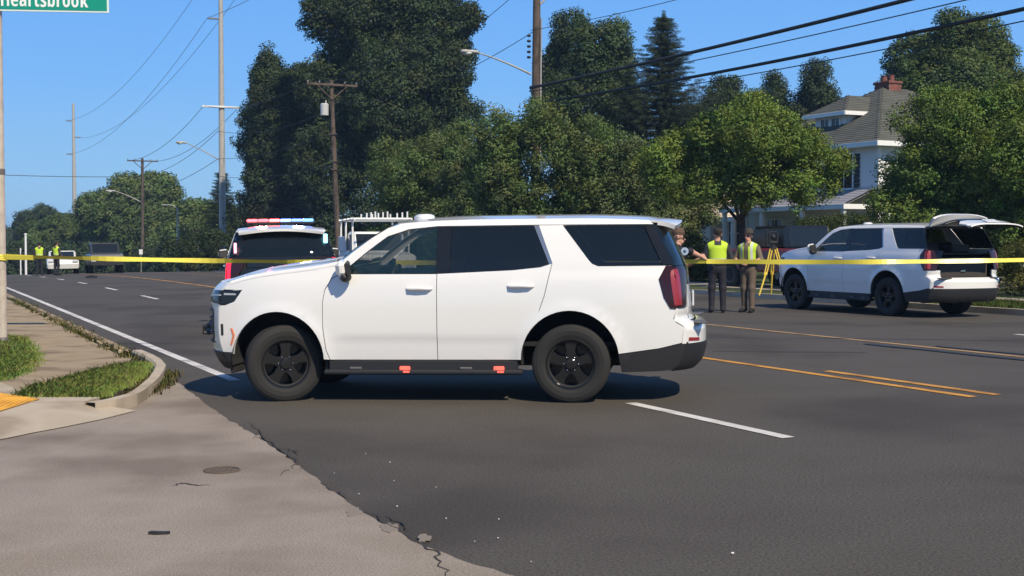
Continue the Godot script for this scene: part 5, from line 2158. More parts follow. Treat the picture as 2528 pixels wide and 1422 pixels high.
	var c3 := plain_car("sedan", "white car standing across the far end of the road", "car", white, sed_low, sed_cab, 1.82, sed_win, [0.0, 2.75], .33)
	park(c3, Vector2(-28.3, -81.5), Vector2(.35, .94), 2.75)
	var night := mat("charcoal_paint", lin(.03, .03, .033), .3)
	night.clearcoat_enabled = true
	var c4 := plain_car("pickup_truck", "charcoal pickup truck beside the white car at the far end of the road", "truck", night, pick_low, pick_cab, 2.0, pick_win, [0.0, 3.4], .38)
	park(c4, Vector2(-25.9, -82.0), Vector2(.36, .93), 3.4)
	mb = MB.new()


func build_people() -> void:
	var hi_vis := Color(.50, .70, .04)
	var navy := Color(.012, .014, .022)
	var tan_skin := Color(.48, .27, .19)
	var a := person("person in yellow-green safety vest and dark navy trousers, back turned, beside the tripod", "", on_land(4.47, -28.2), PI - .1, {"elbow_l": Vector3(.30, 1.13, .02), "wrist_l": Vector3(.16, 1.07, .24), "elbow_r": Vector3(-.31, 1.13, -.02), "wrist_r": Vector3(-.17, 1.06, .22), "spread": .12, "head_turn": .1}, {"shirt": Color(.03, .03, .032), "trousers": navy, "skin": tan_skin, "hair": Color(.02, .015, .012), "vest": hi_vis, "hat": Color(.018, .014, .012), "brim": false})
	a.scale = Vector3.ONE * 1.02
	person("person in open safety vest and brown trousers with hands folded at the waist", "", on_land(5.17, -28.35), -.55, {"elbow_l": Vector3(.31, 1.14, .03), "wrist_l": Vector3(.08, 1.12, .25), "elbow_r": Vector3(-.31, 1.14, .03), "wrist_r": Vector3(-.05, 1.09, .27), "spread": .10, "step": .04, "head_turn": -.1}, {"shirt": Color(.15, .118, .08), "trousers": Color(.115, .085, .06), "skin": Color(.55, .30, .22), "hair": Color(.05, .035, .025), "vest": hi_vis, "vest_open": true, "hat": Color(.05, .04, .03), "brim": true})
	var c := person("person in dark uniform and brown cap holding the yellow tape behind the white vehicle", "", on_land(2.60, -20.5), PI / 2 - .1, {"elbow_r": Vector3(-.27, 1.44, .20), "wrist_r": Vector3(-.13, 1.35, .40), "elbow_l": Vector3(.29, 1.18, .12), "wrist_l": Vector3(.10, 1.32, .38), "curl": .75, "nod": .12}, {"shirt": Color(.010, .011, .016), "trousers": navy, "skin": Color(.56, .31, .23), "hair": Color(.06, .035, .02), "hat": Color(.10, .06, .04)})
	var mb := MB.new()
	mb.lathe([Vector2(.062, -.004), Vector2(.062, .004), Vector2(0, .005)], xf(Vector3(-.305, 1.44, .12), Vector3(0, -.3, PI / 2)), 20)
	var pt := obj("sleeve_patch", mb, mat("patch_pale", lin(.45, .56, .68), .7), c)
	mb = MB.new()
	mb.lathe([Vector2(.022, .004), Vector2(.022, .008), Vector2(0, .009)], xf(Vector3(-.305, 1.44, .12), Vector3(0, -.3, PI / 2)), 12)
	obj("patch_centre", mb, mat("patch_dark", lin(.06, .08, .13), .7), pt)
	for q in [[-26.1, -71.6, PI + .3, "person in yellow vest at the far end of the road, beside the white post"], [-24.95, -71.0, PI - .5, "person in yellow vest at the far end of the road, nearer the white car"]]:
		var o: Node3D = a.duplicate()
		o.name = numbered("person")
		add_child(o)
		o.position = on_land(q[0], q[1])
		o.rotation.y = q[2]
		tag(o, q[3], "person")


func tape(label: String, a: Vector3, b: Vector3, sag: float, twists: float, phase: float) -> void:
	var mb := MB.new()
	var m := 90
	var prev := []
	for i in m + 1:
		var q := float(i) / m
		var c := a.lerp(b, q) - Vector3(0, sag * 4 * q * (1 - q), 0)
		var an := phase + .55 * sin(q * TAU * twists) + .25 * sin(q * 23.0)
		var side := Vector3(0, cos(an), sin(an)) * .0375
		var thick := Vector3(0, -sin(an), cos(an)) * .0008
		var row := [c - side + thick, c + side + thick, c + side - thick, c - side - thick]
		if i > 0:
			for k in [[0, 1, 1.0], [2, 3, -1.0]]:
				mb.quad(prev[k[0]], prev[k[1]], row[k[1]], row[k[0]], thick.normalized() * k[2])
		prev = row
	for i in mb.v.size():
		mb.v[i] -= a
	var o := obj("barrier_tape", mb, mat("tape_yellow", lin(.76, .66, .09), .35))
	o.position = a
	tag(o, label, "tape")


func build_street_things() -> void:
	var galv: Material = mats["galvanised"]
	# sign pole on the corner
	var pole_foot := on_land(-7.93, -20.12, .1)
	var sp := thing("street_sign", "pale metal pole with a green street name sign high up, grass at its foot", "street sign", pole_foot)
	var mb := MB.new()
	mb.tube([Vector3(0, -.1, 0), Vector3(0, 3, 0), Vector3(0, 8.5, 0)], [.078, .070, .058], 18)
	obj("pole", mb, mats["pole_paint"], sp)
	mb = MB.new()
	mb.lathe([Vector2(.10, 0), Vector2(.10, .05), Vector2(.082, .10)], Transform3D(), 18)
	mb.lathe([Vector2(.075, 2.62), Vector2(.079, 2.63), Vector2(.079, 2.70), Vector2(.075, 2.71)], Transform3D(), 16)
	obj("collar", mb, mat("dark_band", lin(.12, .11, .10), .6), sp)
	var bs := Basis(Vector3.UP, .11)
	mb = MB.new()
	mb.box(Transform3D(bs, Vector3(.0, 5.37, 0) + bs * Vector3(.84, 0, .09)), Vector3(1.70, .50, .012), .004)
	var plate := obj("sign_plate", mb, mat("sign_border", lin(.62, .74, .70), .4), sp)
	mb = MB.new()
	mb.box(Transform3D(bs, Vector3(.0, 5.37, 0) + bs * Vector3(.84, 0, .0985)), Vector3(1.64, .44, .006), .002)
	obj("sign_field", mb, mat("sign_green", lin(.004, .27, .185), .35), plate)
	var tm := TextMesh.new()
	tm.text = "Heartsbrook"
	var fnt := SystemFont.new()
	fnt.font_names = PackedStringArray(["Droid Sans"])
	fnt.font_weight = 700
	tm.font = fnt
	tm.font_size = 64
	tm.pixel_size = .0046
	tm.depth = .004
	tm.horizontal_alignment = HORIZONTAL_ALIGNMENT_CENTER
	tm.vertical_alignment = VERTICAL_ALIGNMENT_CENTER
	inst("lettering", tm, mat("sign_white", lin(.78, .80, .78), .4), plate, Transform3D(bs * Basis.from_scale(Vector3(.74, 1.0, 1)), Vector3(0, 5.30, 0) + bs * Vector3(.72, .0, .104)))
	mb = MB.new()
	for y in [5.22, 5.52]:
		mb.box(Transform3D(bs, Vector3(0, y, 0) + bs * Vector3(.03, 0, .065)), Vector3(.12, .03, .04), .005)
	obj("bracket", mb, galv, sp)
	tape("yellow caution tape from the sign pole to the person in dark uniform", Vector3(-7.86, 1.458, -20.05), Vector3(3.05, 1.375, -20.35), .055, 3.3, .15)
	tape("yellow caution tape from the person in dark uniform past the open vehicle", Vector3(3.05, 1.375, -20.35), Vector3(9.2, 1.46, -19.0), .035, 1.2, -.1)
	mb = MB.new()
	for k in 3:
		mb.tube([Vector3(-.09, -.01 - .03 * k, .05), Vector3(0, .0 - .03 * k, .09), Vector3(.09, -.01 - .03 * k, .04), Vector3(.06, -.02 - .03 * k, -.07), Vector3(-.07, -.02 - .03 * k, -.06), Vector3(-.09, -.01 - .03 * k, .05)], [.02], 5)
	mb.box(xf(Vector3(.28, -.03, .07), Vector3(.3, -.05, -.02)), Vector3(.5, .075, .01), .002)
	var kn := obj("tape_knot", mb, mats["tape_yellow"])
	kn.position = Vector3(-7.93, 1.47, -20.12)
	tag(kn, "bunched yellow tape wound round the sign pole", "tape")
	# tripod
	var tp := thing("survey_tripod", "yellow survey tripod with a dark instrument, beside the open white vehicle", "tripod", on_land(7.05, -35.0, .1))
	for q in [Vector3(-.42, 0, .25), Vector3(.42, 0, .30), Vector3(.05, 0, -.5)]:
		mb = MB.new()
		mb.tube([q, q * .5 + Vector3(0, .62, 0)], [.022, .028], 6)
		mb.tube([q * .56 + Vector3(.03, .55, 0), Vector3(q.x * .12 + .03, 1.28, q.z * .12)], [.02], 6)
		mb.tube([q * .56 + Vector3(-.03, .55, 0), Vector3(q.x * .12 - .03, 1.28, q.z * .12)], [.02], 6)
		obj("leg", mb, mat("tripod_yellow", lin(.72, .52, .06), .5), tp)
	mb = MB.new()
	mb.lathe([Vector2(.0, 1.26), Vector2(.11, 1.26), Vector2(.11, 1.31), Vector2(.06, 1.33), Vector2(.06, 1.37), Vector2(0, 1.37)], Transform3D(), 14)
	obj("head", mb, mats["black_plastic"], tp)
	mb = MB.new()
	mb.box(xf(Vector3(0, 1.42, 0)), Vector3(.22, .08, .18), .02)
	for x in [-.10, .10]:
		mb.box(xf(Vector3(x, 1.55, 0)), Vector3(.055, .26, .13), .02)
	mb.box(xf(Vector3(0, 1.57, 0), Vector3(.1, 0, 0)), Vector3(.13, .13, .2), .04)
	mb.box(xf(Vector3(0, 1.70, 0)), Vector3(.2, .035, .05), .012)
	obj("instrument", mb, mats["black_plastic"], tp)
	# wooden and steel poles
	var pa := wood_pole("tall wooden utility pole carrying two street lamps behind the bushes", at_uv(48, 24, .1), 13.4, .215, Vector2(.10, 0), 12.7, 2.6, YAW, false)
	lamp_arm(pa, Vector3(-.15, 8.30, .1), Vector3(-2.35, 9.05, 1.15), .22, 1.0, galv)
	lamp_arm(pa, Vector3(.15, 11.1, 0), Vector3(1.6, 12.5, -.7), .2, 1.0, galv)
	mb = MB.new()
	mb.tube([Vector3(.20, .2, .12), Vector3(.27, 10.6, .10)], [.035], 6)
	obj("riser_pipe", mb, galv, pa)
	for k in 8:
		mb = MB.new()
		if k < 5:
			mb.ball(Vector3(-.24, 9.0 + .22 * k, .1), Vector3(.09, .06, .06), 8, 5)
		else:
			mb.ball(Vector3(.36, 8.0 + .2 * (k - 3), .05), Vector3(.07, .07, .05), 8, 5)
		obj("fitting", mb, mats["black_plastic"], pa)
	var pw := wood_pole("wooden pole with a braced crossarm and a grey transformer against the dark trees", at_uv(74, 24, .1), 11.2, .18, Vector2(-.42, 0), 10.9, 3.1, YAW, true)
	mb = MB.new()
	mb.lathe([Vector2(0, -.34), Vector2(.24, -.34), Vector2(.25, .30), Vector2(.2, .36), Vector2(0, .38)], xf(Vector3(-.80, 9.45, .1)), 16)
	mb.tube([Vector3(-.72, 9.8, .1), Vector3(-.72, 10.0, .1)], [.04], 6)
	obj("transformer", mb, mat("transformer_grey", lin(.5, .5, .5), .4), pw)
	mb = MB.new()
	for y in [8.0, 6.4, 5.9]:
		mb.box(xf(Vector3(-.42 * y / 11.2, y, .15)), Vector3(.5 if y > 7 else .36, .07, .1), .01)
	obj("cable_bracket", mb, mats["pole_wood"], pw)
	wood_pole("wooden utility pole at the right end of the overhead cables", at_uv(8, 24, .1), 12.5, .19, Vector2.ZERO, 11.8, 2.6, YAW, false)
	var pt := wood_pole("distant wooden pole with a crossarm and a street lamp over the road", at_uv(141, 24, .1), 12.2, .20, Vector2(.1, 0), 11.9, 3.2, YAW, true)
	lamp_arm(pt, Vector3(-.15, 7.6, 0), Vector3(-2.5, 8.7, 1.2), .3, 1.3, galv)
	var pf := wood_pole("farther small wooden pole with a crossarm in front of the low trees", at_uv(178, 24, .1), 10.2, .19, Vector2.ZERO, 10.0, 3.0, YAW, false)
	lamp_arm(pf, Vector3(.15, 7.5, 0), Vector3(1.4, 7.9, 0), .1, 1.2, galv)
	for e in [[104.0, 25.5, .30, "tall grey steel transmission pole with a white arm beside the road"], [197.0, 25.0, .34, "distant thin steel transmission pole above the low trees"]]:
		var st := thing("transmission_pole", e[3], "utility pole", at_uv(e[0], 24, .1))
		mb = MB.new()
		mb.tube([Vector3(0, -.3, 0), Vector3(0, 12, 0), Vector3(0, e[1] if e[0] < 150 else 23.5, 0)], [e[2], e[2] * .78, e[2] * .5], 16)
		obj("shaft", mb, galv, st)
		var lv := [[13.1, 3.0, 0.0]] if e[0] < 150 else []
		for q in lv:
			mb = MB.new()
			mb.box(Transform3D(Basis(Vector3.UP, YAW), Vector3(0, q[0], .3)), Vector3(q[1], .16, .14), .02)
			obj("arm", mb, mat("white_arm", lin(.72, .73, .74), .5), st)
		for q in ([[20.1, -1.0], [21.7, 1.0], [23.3, -1.0]] if e[0] < 150 else [[21.0, -1.0], [18.6, 1.0], [16.2, -1.0]]):
			mb = MB.new()
			mb.tube([Vector3(0, q[0], 0), Vector3(q[1] * 1.1, q[0] + .08, 0)], [.07, .05], 8)
			for k in 5:
				mb.lathe([Vector2(.03, 0), Vector2(.13, .03), Vector2(.03, .06)], Transform3D(Basis(Vector3(0, 0, 1), PI / 2), Vector3(q[1] * (.35 + k * .14), q[0] + .06, 0)), 8)
			obj("insulator_arm", mb, mat("insulator", lin(.25, .24, .22), .3), st)
		if e[0] < 150:
			lamp_arm(st, Vector3(-.2, 8.9, 0), Vector3(-2.6, 10.2, 1.2), .25, 1.1, galv)
	# wires
	var blk := mat("cable_black", lin(.012, .012, .013), .6)
	var A := at_uv(48, 24, .1)
	var W := at_uv(74, 24, .1) + Vector3(-.42, 0, 0)
	var R := at_uv(8, 24, .1)
	var T := at_uv(141, 24, .1)
	var S1 := at_uv(104, 24, .1)
	var S2 := at_uv(197, 24, .1)
	var up := func(p: Vector3, h: float, across := 0.0) -> Vector3: return p + Vector3(cos(YAW) * across, h, -sin(YAW) * across)
	wire("thick black cable bundle sagging between the two wooden poles, upper one", "", up.call(A, 7.75, -.2), up.call(R, 8.1, -.2), .25, .058, blk, "overhead_cable")
	wire("thick black cable bundle sagging between the two wooden poles, lower one", "", up.call(A, 7.1, -.2), up.call(R, 7.2, -.2), .35, .052, blk, "overhead_cable")
	for q in [[7.6, 7.7, .32, .016, "thin black wire just under the upper thick cable bundle"], [6.95, 6.95, .42, .016, "thin black wire just under the lower thick cable bundle"], [10.1, 10.6, .9, .012, "thin wire high above the two thick cable bundles"]]:
		wire(q[4], "wires above the far kerb", up.call(A, q[0], -.2), up.call(R, q[1], -.2), q[2], q[3], blk)
	for q in [[12.9, -1.2, 11.0, -1.4, 1.0, "outermost road-side"], [12.9, -.6, 11.0, -.75, 1.1, "inner road-side"], [12.9, .6, 11.0, .75, 1.2, "house-side"], [10.1, 0.0, 9.9, 0.0, .9, "lowest"]]:
		wire("%s thin wire between the tall lamp pole and the braced pole" % q[5], "wires between the wooden poles", up.call(A, q[0], q[1]), up.call(W, q[2], q[3]), q[4], .014, blk)
	for q in [[11.0, -1.4, 13.2, -1.4, .7, "road-side crossarm"], [11.0, 1.4, 13.2, 1.4, .7, "house-side crossarm"], [9.3, -.4, 11.2, -.3, .6, "transformer-level"], [8.0, -.2, 9.0, -.3, .4, "second lowest"], [6.2, -.2, 7.6, -.3, .4, "lowest"]]:
		wire("%s thin wire between the braced pole and the steel pole" % q[5], "wires to the steel pole", up.call(W, q[0], q[1]), up.call(S1, q[2], q[3]), q[4], .018, blk)
	for q in [[13.2, -1.4, 11.9, -1.4, 1.0, "road-side arm"], [13.2, 1.4, 11.9, 1.4, 1.0, "house-side arm"], [11.2, -.3, 10.4, 0.0, .8, "middle"], [9.0, -.3, 8.6, -.1, .5, "lowest"]]:
		wire("%s thin wire from the steel pole to the distant crossarm pole" % q[5], "wires beyond the steel pole", up.call(S1, q[0], q[1]), up.call(T, q[2], q[3]), q[4], .02, blk)
	for q in [[20.1, -1.1, 16.2, -1.1, "lowest"], [21.7, 1.1, 18.6, 1.1, "middle"], [23.3, -1.1, 21.0, -1.1, "topmost"]]:
		wire("%s faint high wire between the two steel poles" % q[4], "transmission wires", up.call(S1, q[0], q[1]), up.call(S2, q[2], q[3]), 2.6, .018, mat("wire_grey", lin(.12, .12, .13), .6))
		wire("%s faint high wire running up from the near steel pole" % q[4], "transmission wires near", up.call(S1, q[0], q[1]), up.call(at_uv(20, 24), q[0] + 1.0, q[1]), 2.0, .018, mats["wire_grey"])
	wire("dark wire crossing the road in the distance behind the sign pole", "", Vector3(-62, 8.6, -112), Vector3(-36, 7.9, -126), .45, .03, blk)
	# posts and small signs
	for q in [[-30.0, -80.0, 2.5, .075, "taller"], [-30.7, -81.0, 1.6, .05, "shorter"]]:
		var ps := thing("marker_post", "%s of two pale posts by the kerb at the far end of the road" % q[4], "post", on_land(q[0], q[1], 0), 0.0, "pale posts")
		mb = MB.new()
		mb.tube([Vector3(0, -.1, 0), Vector3(0, q[2], 0)], [q[3], q[3] * .85], 8)
		obj("shaft", mb, mats["white_arm"], ps)
		mb = MB.new()
		mb.lathe([Vector2(q[3] * 1.25, q[2] - .03), Vector2(q[3] * 1.2, q[2] + .03), Vector2(0, q[2] + .06)], Transform3D(), 8)
		obj("cap", mb, mats["white_arm"], ps)
	for q in [[133.0, 22.5, 2.4, "small white road sign on a thin post below the distant lamp"], [107.5, 22.9, 2.2, "small white road sign on a thin post left of the steel pole"]]:
		var sg := thing("road_sign", q[3], "road sign", at_uv(q[0], q[1], .1))
		mb = MB.new()
		mb.tube([Vector3(0, -.1, 0), Vector3(0, q[2], 0)], [.03], 6)
		obj("post", mb, galv, sg)
		mb = MB.new()
		mb.box(xf(Vector3(0, q[2] - .2, .04)), Vector3(.36, .5, .02), .004)
		obj("plate", mb, mats["white_arm"], sg)
	var lp := thing("lamp_post", "slim grey lamp post standing in front of the distant hedge trees", "lamp post", at_uv(116.5, 22.9, .1))
	mb = MB.new()
	mb.tube([Vector3(0, -.1, 0), Vector3(0, 5.8, 0)], [.10, .07], 10)
	obj("shaft", mb, galv, lp)
	mb = MB.new()
	mb.tube([Vector3(0, 5.7, 0), Vector3(-.4, 6.0, 0), Vector3(-.9, 6.05, 0)], [.04], 6)
	mb.box(xf(Vector3(-1.1, 6.03, 0)), Vector3(.5, .1, .2), .03)
	obj("lamp_head", mb, galv, lp)
	# things on the ground
	mb = MB.new()
	mb.lathe([Vector2(.135, .0), Vector2(.135, .012), Vector2(.12, .016), Vector2(.12, .008), Vector2(0, .009)], xf(Vector3(-2.13, .008, -9.46)), 28)
	for k in 4:
		mb.box(xf(Vector3(-2.13 + (k - 1.5) * .045, .019, -9.46)), Vector3(.015, .006, .15), .002)
	tag(obj("valve_cover", mb, mat("rusty_iron", lin(.115, .088, .068), .85, .2)), "round rusty iron valve cover set in the pale side street", "valve cover")
	mb = MB.new()
	mb.prism(poly([Vector2(-.06, -.012), Vector2(-.01, -.02), Vector2(.05, -.01), Vector2(.062, .006), Vector2(.01, .004), Vector2(-.05, .014)]), xf(Vector3(-2.03, .022, -7.40), Vector3(-PI / 2, 0, 0)), .016, .004)
	tag(obj("debris_scrap", mb, mats["black_plastic"]), "small black scrap lying on the pale side street", "debris")
	mb = MB.new()
	mb.prism(poly([Vector2(-.25, 0), Vector2(.25, 0), Vector2(.2, .09), Vector2(.05, .13), Vector2(-.12, .10), Vector2(-.22, .05)]), Transform3D(), .3, .03)
	var lump := obj("debris_scrap", mb, mats["black_plastic"])
	lump.position = at_uv(62.8, 8.36, 0)
	tag(lump, "dark scrap lying on the road in front of the charcoal pickup", "debris")
	mb = MB.new()
	mb.prism(poly([Vector2(-.22, 0), Vector2(.22, 0), Vector2(.25, .14), Vector2(.1, .22), Vector2(-.15, .2)]), Transform3D(), .25, .04)
	var bag := obj("litter_bag", mb, mats["white_arm"])
	bag.position = at_uv(122, 21.2, 0)
	tag(bag, "white litter bag by the far kerb in the distance", "litter")
	var sh := 0
	for q in [Vector2(-1.29, -9.36), Vector2(-1.16, -10.22), Vector2(-.93, -9.82), Vector2(-.83, -9.06), Vector2(-.4, -7.82), Vector2(-.08, -7.8), Vector2(-.08, -7.3), Vector2(.1, -6.76), Vector2(-.73, -8.18), Vector2(-.52, -8.82), Vector2(-1.02, -8.58), Vector2(-.21, -7.22), Vector2(1.19, -6.94)]:
		mb = MB.new()
		var s := .0052 if q.x < 1.0 else .011
		mb.ball(Vector3.ZERO, Vector3(s, s * .6, s * .8) * (1.0 + .25 * sin(q.x * 40.0)), 7, 5)
		var o := obj("pebble", mb, mat("pale_pebble", lin(.7, .69, .66), .6))
		o.position = on_land(q.x, q.y, .014)
		tag(o, "tiny pale pebble lying near the seam of the two road surfaces", "pebble", "pale pebbles")
		sh += 1


func build_trees() -> void:
	var bark: Material = mats["bark"]
	var fine := leaf_cluster(1, 110, .42, .105, .06)
	var mid := leaf_cluster(2, 110, .50, .14, .085)
	var big := leaf_cluster(3, 110, .62, .19, .12)
	var needle := leaf_cluster(4, 150, .46, .20, .03, .25)
	var r := RandomNumberGenerator.new()
	r.seed = 77
	var deep := Color(.058, .088, .046)
	var olive := Color(.130, .192, .072)
	var fresh := Color(.155, .238, .060)
	# the tall dark pair on the left
	var lob := auto_lobes(Vector3(.3, 13.5, 0), Vector3(4.9, 8.6, 4.8), 34, r)
	lob.append([Vector3(-3.6, 7, 1), Vector3(2.6, 3.2, 2.6)])
	lob.append([Vector3(3.4, 7, 1), Vector3(3.0, 3.2, 2.6)])
	lob.append([Vector3(0, 4.5, 1.5), Vector3(4.6, 3.4, 2.8)])
	lob.append([Vector3(-4.3, 12.5, 1), Vector3(1.3, 1.9, 1.6)])
	lob.append([Vector3(-4.0, 17.4, 1), Vector3(1.3, 1.6, 1.6)])
	lob.append([Vector3(5.4, 10.5, 1), Vector3(1.3, 1.2, 1.5)])
	lob.append([Vector3(5.5, 17.2, 1), Vector3(1.2, 1.0, 1.5)])
	lob.append([Vector3(4.6, 14.0, 1), Vector3(1.6, 2.4, 1.6)])
	tree("maple_tree", "huge dark broadleaf tree rising out of the picture behind the braced pole", "tree", "", on_land(-8.9, -90), lob, .55, deep, 3.4, 1.25, 21, mid, bark)
	lob = auto_lobes(Vector3(0, 8.8, 0), Vector3(3.4, 7.0, 3.2), 24, r)
	lob.append([Vector3(0, 3.4, .8), Vector3(3.7, 3.2, 2.8)])
	tree("maple_tree", "dark upright tree left of the huge tree, behind the steel pole", "tree", "", on_land(-16.9, -96), lob, .4, deep * .95, 3.6, 1.2, 22, mid, bark)
	conifer("spruce_tree", "small dark conifer close behind the steel pole", "tree", on_land(-25.9, -116), 9.2, 3.0, Color(.05, .075, .04), 31, needle, bark)
	tree("undergrowth_bush", "dark undergrowth between the steel pole and the police vehicle", "bush", "", on_land(-17.5, -88), [[Vector3(-2.5, 1.2, 0), Vector3(3.4, 1.6, 2)], [Vector3(1.5, 1.3, 0), Vector3(3.4, 1.7, 2)], [Vector3(5.2, 1.2, 0), Vector3(3, 1.5, 2)]], .08, deep, 4.0, 1.0, 23, mid, bark)
	# middle bushes and trees behind the white vehicle
	for q in [[-3.9, -66.0, 7.6, 3.2, olive, 41, "rounded olive-green tree at the foot of the huge dark tree"], [1.0, -51.3, 7.1, 2.55, olive, 42, "olive-green tree round the foot of the tall lamp pole"], [3.9, -53.0, 6.0, 2.4, Color(.118, .168, .078), 43, "loose greyish-green tree right of the tall lamp pole"], [-1.6, -62.0, 5.6, 2.9, Color(.11, .148, .06), 44, "dark low tree between the two olive trees"], [6.9, -60.0, 5.2, 2.5, Color(.135, .175, .078), 45, "pale bushy tree below the tall conifer"]]:
		lob = auto_lobes(Vector3(0, q[2] * .56, 0), Vector3(q[3], q[2] * .47, q[3]), 20, r)
		lob.append([Vector3(-.6, 1.5, .8), Vector3(q[3] * .85, 1.6, q[3] * .8)])
		tree("broadleaf_tree", q[6], "tree", "trees behind the white vehicle", on_land(q[0], q[1]), lob, .16, q[4], 4.2, 1.0, q[5], fine, bark)
	lob = auto_lobes(Vector3(0, 10.8, 0), Vector3(3.5, 5.0, 3.4), 24, r)
	tree("broadleaf_tree", "tall round dark green tree left of the conifer", "tree", "", on_land(4.9, -84), lob, .3, Color(.070, .112, .056), 3.6, 1.15, 46, mid, bark)
	conifer("spruce_tree", "tall pointed grey-green conifer above the street trees", "tree", on_land(9.3, -80), 15.6, 6.2, Color(.072, .096, .062), 32, needle, bark)
	# young street tree with a visible trunk
	lob = auto_lobes(Vector3(0, 4.2, 0), Vector3(2.5, 1.6, 2.3), 22, r)
	for q in [Vector3(-2.2, 3.4, .3), Vector3(2.2, 3.3, .2), Vector3(-1.2, 3.2, 1.0), Vector3(1.2, 3.1, .9), Vector3(-2.6, 4.1, 0), Vector3(2.5, 4.0, 0), Vector3(.2, 5.6, 0)]:
		lob.append([q, Vector3(.95, .62, .9)])
	tree("street_tree", "young spreading street tree with a bare forked trunk behind the two people", "tree", "", on_land(7.55, -42.5, .1), lob, .15, fresh, 7.0, .82, 47, fine, bark, .6)
	# dark trees behind it
	for q in [[14.5, -96.0, 13.2, 4.2, 51, "dark treetop right of the tall conifer"], [19.0, -98.0, 14.2, 3.6, 52, "dark ragged treetop left of the house roof"], [22.4, -97.0, 14.6, 3.2, 53, "dark ragged treetop close to the dormer"]]:
		lob = auto_lobes(Vector3(0, q[2] * .6, 0), Vector3(q[3], q[2] * .42, q[3]), 10, r)
		tree("broadleaf_tree", q[5], "tree", "treetops behind the houses", on_land(q[0], q[1]), lob, .3, deep, 3.2, 1.2, q[4], mid, bark)
	# right-hand side
	lob = auto_lobes(Vector3(0, 3.5, 0), Vector3(3.0, 2.7, 2.8), 26, r)
	for q in [Vector3(-2.6, 2.4, .3), Vector3(-2.0, 1.7, .8), Vector3(2.4, 2.6, 0), Vector3(-1.0, 5.4, 0), Vector3(.6, 1.6, 1.2)]:
		lob.append([q, Vector3(1.0, .8, 1.0)])
	tree("broadleaf_tree", "dense green tree in front of the house, above the open tailgate", "tree", "", on_land(14.6, -40.5, .1), lob, .2, Color(.138, .218, .058), 6.5, .85, 48, fine, bark)
	lob = auto_lobes(Vector3(0, 9.6, 0), Vector3(4.0, 4.9, 4.0), 24, r)
	tree("broadleaf_tree", "tall tree behind the brick chimney of the house", "tree", "", on_land(26.0, -76), lob, .35, Color(.095, .142, .055), 3.8, 1.1, 54, mid, bark)
	lob = auto_lobes(Vector3(0, 8.0, 0), Vector3(4.4, 4.6, 4.2), 24, r)
	tree("broadleaf_tree", "tall tree at the right edge behind the house", "tree", "", on_land(31.5, -72), lob, .35, Color(.095, .142, .052), 3.8, 1.1, 55, mid, bark)
	lob = auto_lobes(Vector3(0, 3.6, 0), Vector3(3.2, 3.0, 3.0), 10, r)
	tree("broadleaf_tree", "leafy tree filling the right edge beyond the open vehicle", "tree", "", on_land(19.0, -46.0, .1), lob, .2, Color(.15, .215, .056), 5.0, .95, 56, fine, bark)
	for q in [[13.6, -34.0, 1.0, "round yellow-green shrub on the lawn beyond the open vehicle"], [16.9, -47.0, 1.3, "dark clipped shrub against the house"], [13.4, -51.0, 1.75, "dark shrub beside the house porch"], [11.6, -49.3, 1.6, "tall leafy shrub hiding part of the porch"], [10.8, -53.0, 1.1, "leafy shrub between the two houses"], [6.2, -47.0, 1.2, "brownish shrub left of the street tree trunk"]]:
		tree("garden_shrub", q[3], "shrub", "garden shrubs", on_land(q[0], q[1], .1), [[Vector3(0, q[2] * .7, 0), Vector3(q[2], q[2] * .75, q[2])], [Vector3(.6, q[2] * .5, .2), Vector3(q[2] * .7, q[2] * .55, q[2] * .7)]], .04, Color(.12, .13, .04) if q[0] in [13.6, 6.2] else Color(.065, .09, .035), 9.0, .7, int(q[0] * 10), fine, bark)
	# left distance
	for q in [[-43.0, -150.0, 11.8, 6.0, 61, "big olive tree behind the distant crossarm pole", olive * .9], [-36.2, -146.0, 7.4, 5.0, 62, "lower olive tree right of the distant crossarm pole", olive * .85], [-69.0, -190.0, 9.4, 3.1, 63, "small round dark tree beyond the far end of the road", deep], [-53.0, -158.0, 7.0, 5.5, 64, "low spreading tree left of the distant crossarm pole", olive * .75], [-61.5, -176.0, 6.6, 5.0, 65, "low dark tree beyond the people in vests", olive * .7], [-30.5, -132.0, 7.4, 4.4, 66, "bushy tree between the lamp post and the steel pole", olive * .8], [-84.0, -230.0, 7.0, 7.0, 67, "faint low trees at the left end of the road", deep * 1.1]]:
		lob = auto_lobes(Vector3(0, q[2] * .52, 0), Vector3(q[3], q[2] * .46, q[3] * .8), 20, r)
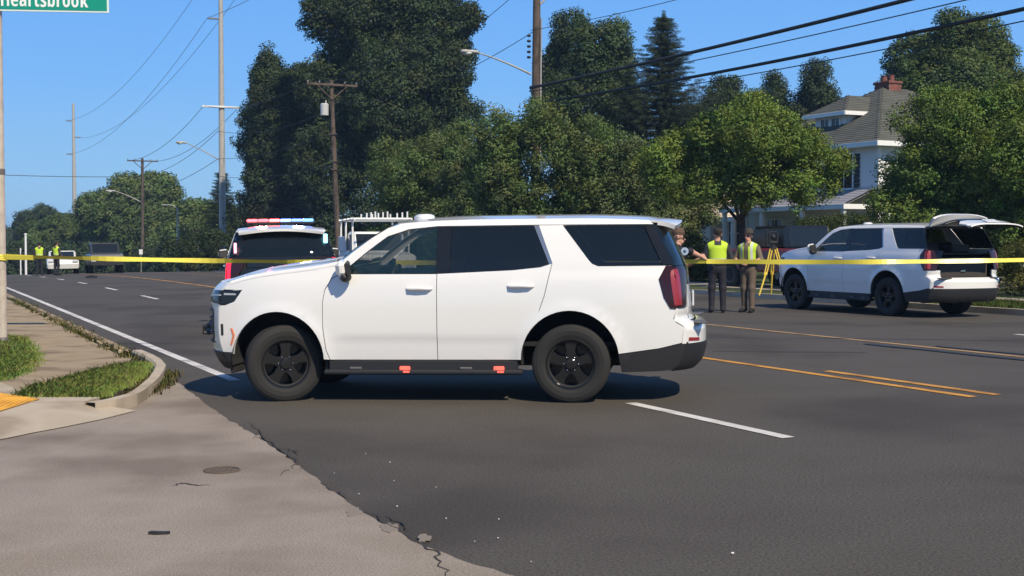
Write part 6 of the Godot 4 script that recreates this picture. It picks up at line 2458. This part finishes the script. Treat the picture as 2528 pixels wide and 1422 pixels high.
		lob.append([Vector3(0, 1.8, 1.5), Vector3(q[3] * .95, 2.4, q[3] * .7)])
		tree("broadleaf_tree", q[5], "tree", "trees in the left distance", on_land(q[0], q[1]), lob, .25, q[6], 2.6, 1.35, q[4], big, bark)
	for q in [[-47.5, -140.0, 73, "dark roadside bush behind the white car"], [-32.5, -133.0, 74, "dark roadside bush nearest the steel pole"], [-35.5, -138.0, 72, "dark roadside bush behind the slim lamp post"], [-53.0, -134.0, 75, "dark roadside bush behind the people in yellow vests"], [-62.0, -140.0, 76, "dark roadside bush behind the pale posts"]]:
		tree("hedge_bush", q[3], "bush", "roadside bushes", on_land(q[0], q[1]), [[Vector3(-2, 1.1, 0), Vector3(3.2, 1.9, 2)], [Vector3(2, 1.2, 0), Vector3(3.2, 2.1, 2)]], .06, deep, 3.2, 1.1, q[2], big, bark)
	# woods along the horizon
	var places := []
	var cols := []
	for i in 4200:
		var an := r.randf_range(-.62, .62)
		var d := r.randf_range(250, 330)
		var h := (7.0 + 3.0 * sin(an * 17.0) + 2.0 * sin(an * 41.0)) * sqrt(r.randf())
		places.append(Transform3D(Basis(Vector3.UP, r.randf() * TAU).scaled(Vector3.ONE * r.randf_range(2.2, 3.4)), Vector3(sin(an) * d, drop(300) + h, -cos(an) * d)))
		var g := r.randf_range(.8, 1.2)
		cols.append(Color(.06 * g, .085 * g, .045 * g))
	var wd := crown(self, "far_woods", places, cols, big, leaf_mat("leaf", .7))
	wd.set_meta("kind", "stuff")
	tag(wd, "low dark woods along the horizon", "woods")


func _ready() -> void:
	rng.seed = 1
	setup_view()
	setup_materials()
	build_ground()
	print("ground ", Time.get_ticks_msec())
	proto_tyre = wheel_mesh_tyre()
	proto_rim = wheel_mesh_rim()
	build_vehicles()
	print("vehicles ", Time.get_ticks_msec())
	street_house(on_land(15.8, -56.0, .1))
	gable_house(on_land(10.4, -68.0, .1))
	build_street_things()
	print("street ", Time.get_ticks_msec())
	build_trees()
	print("trees ", Time.get_ticks_msec())
	build_people()
	print("people ", Time.get_ticks_msec())
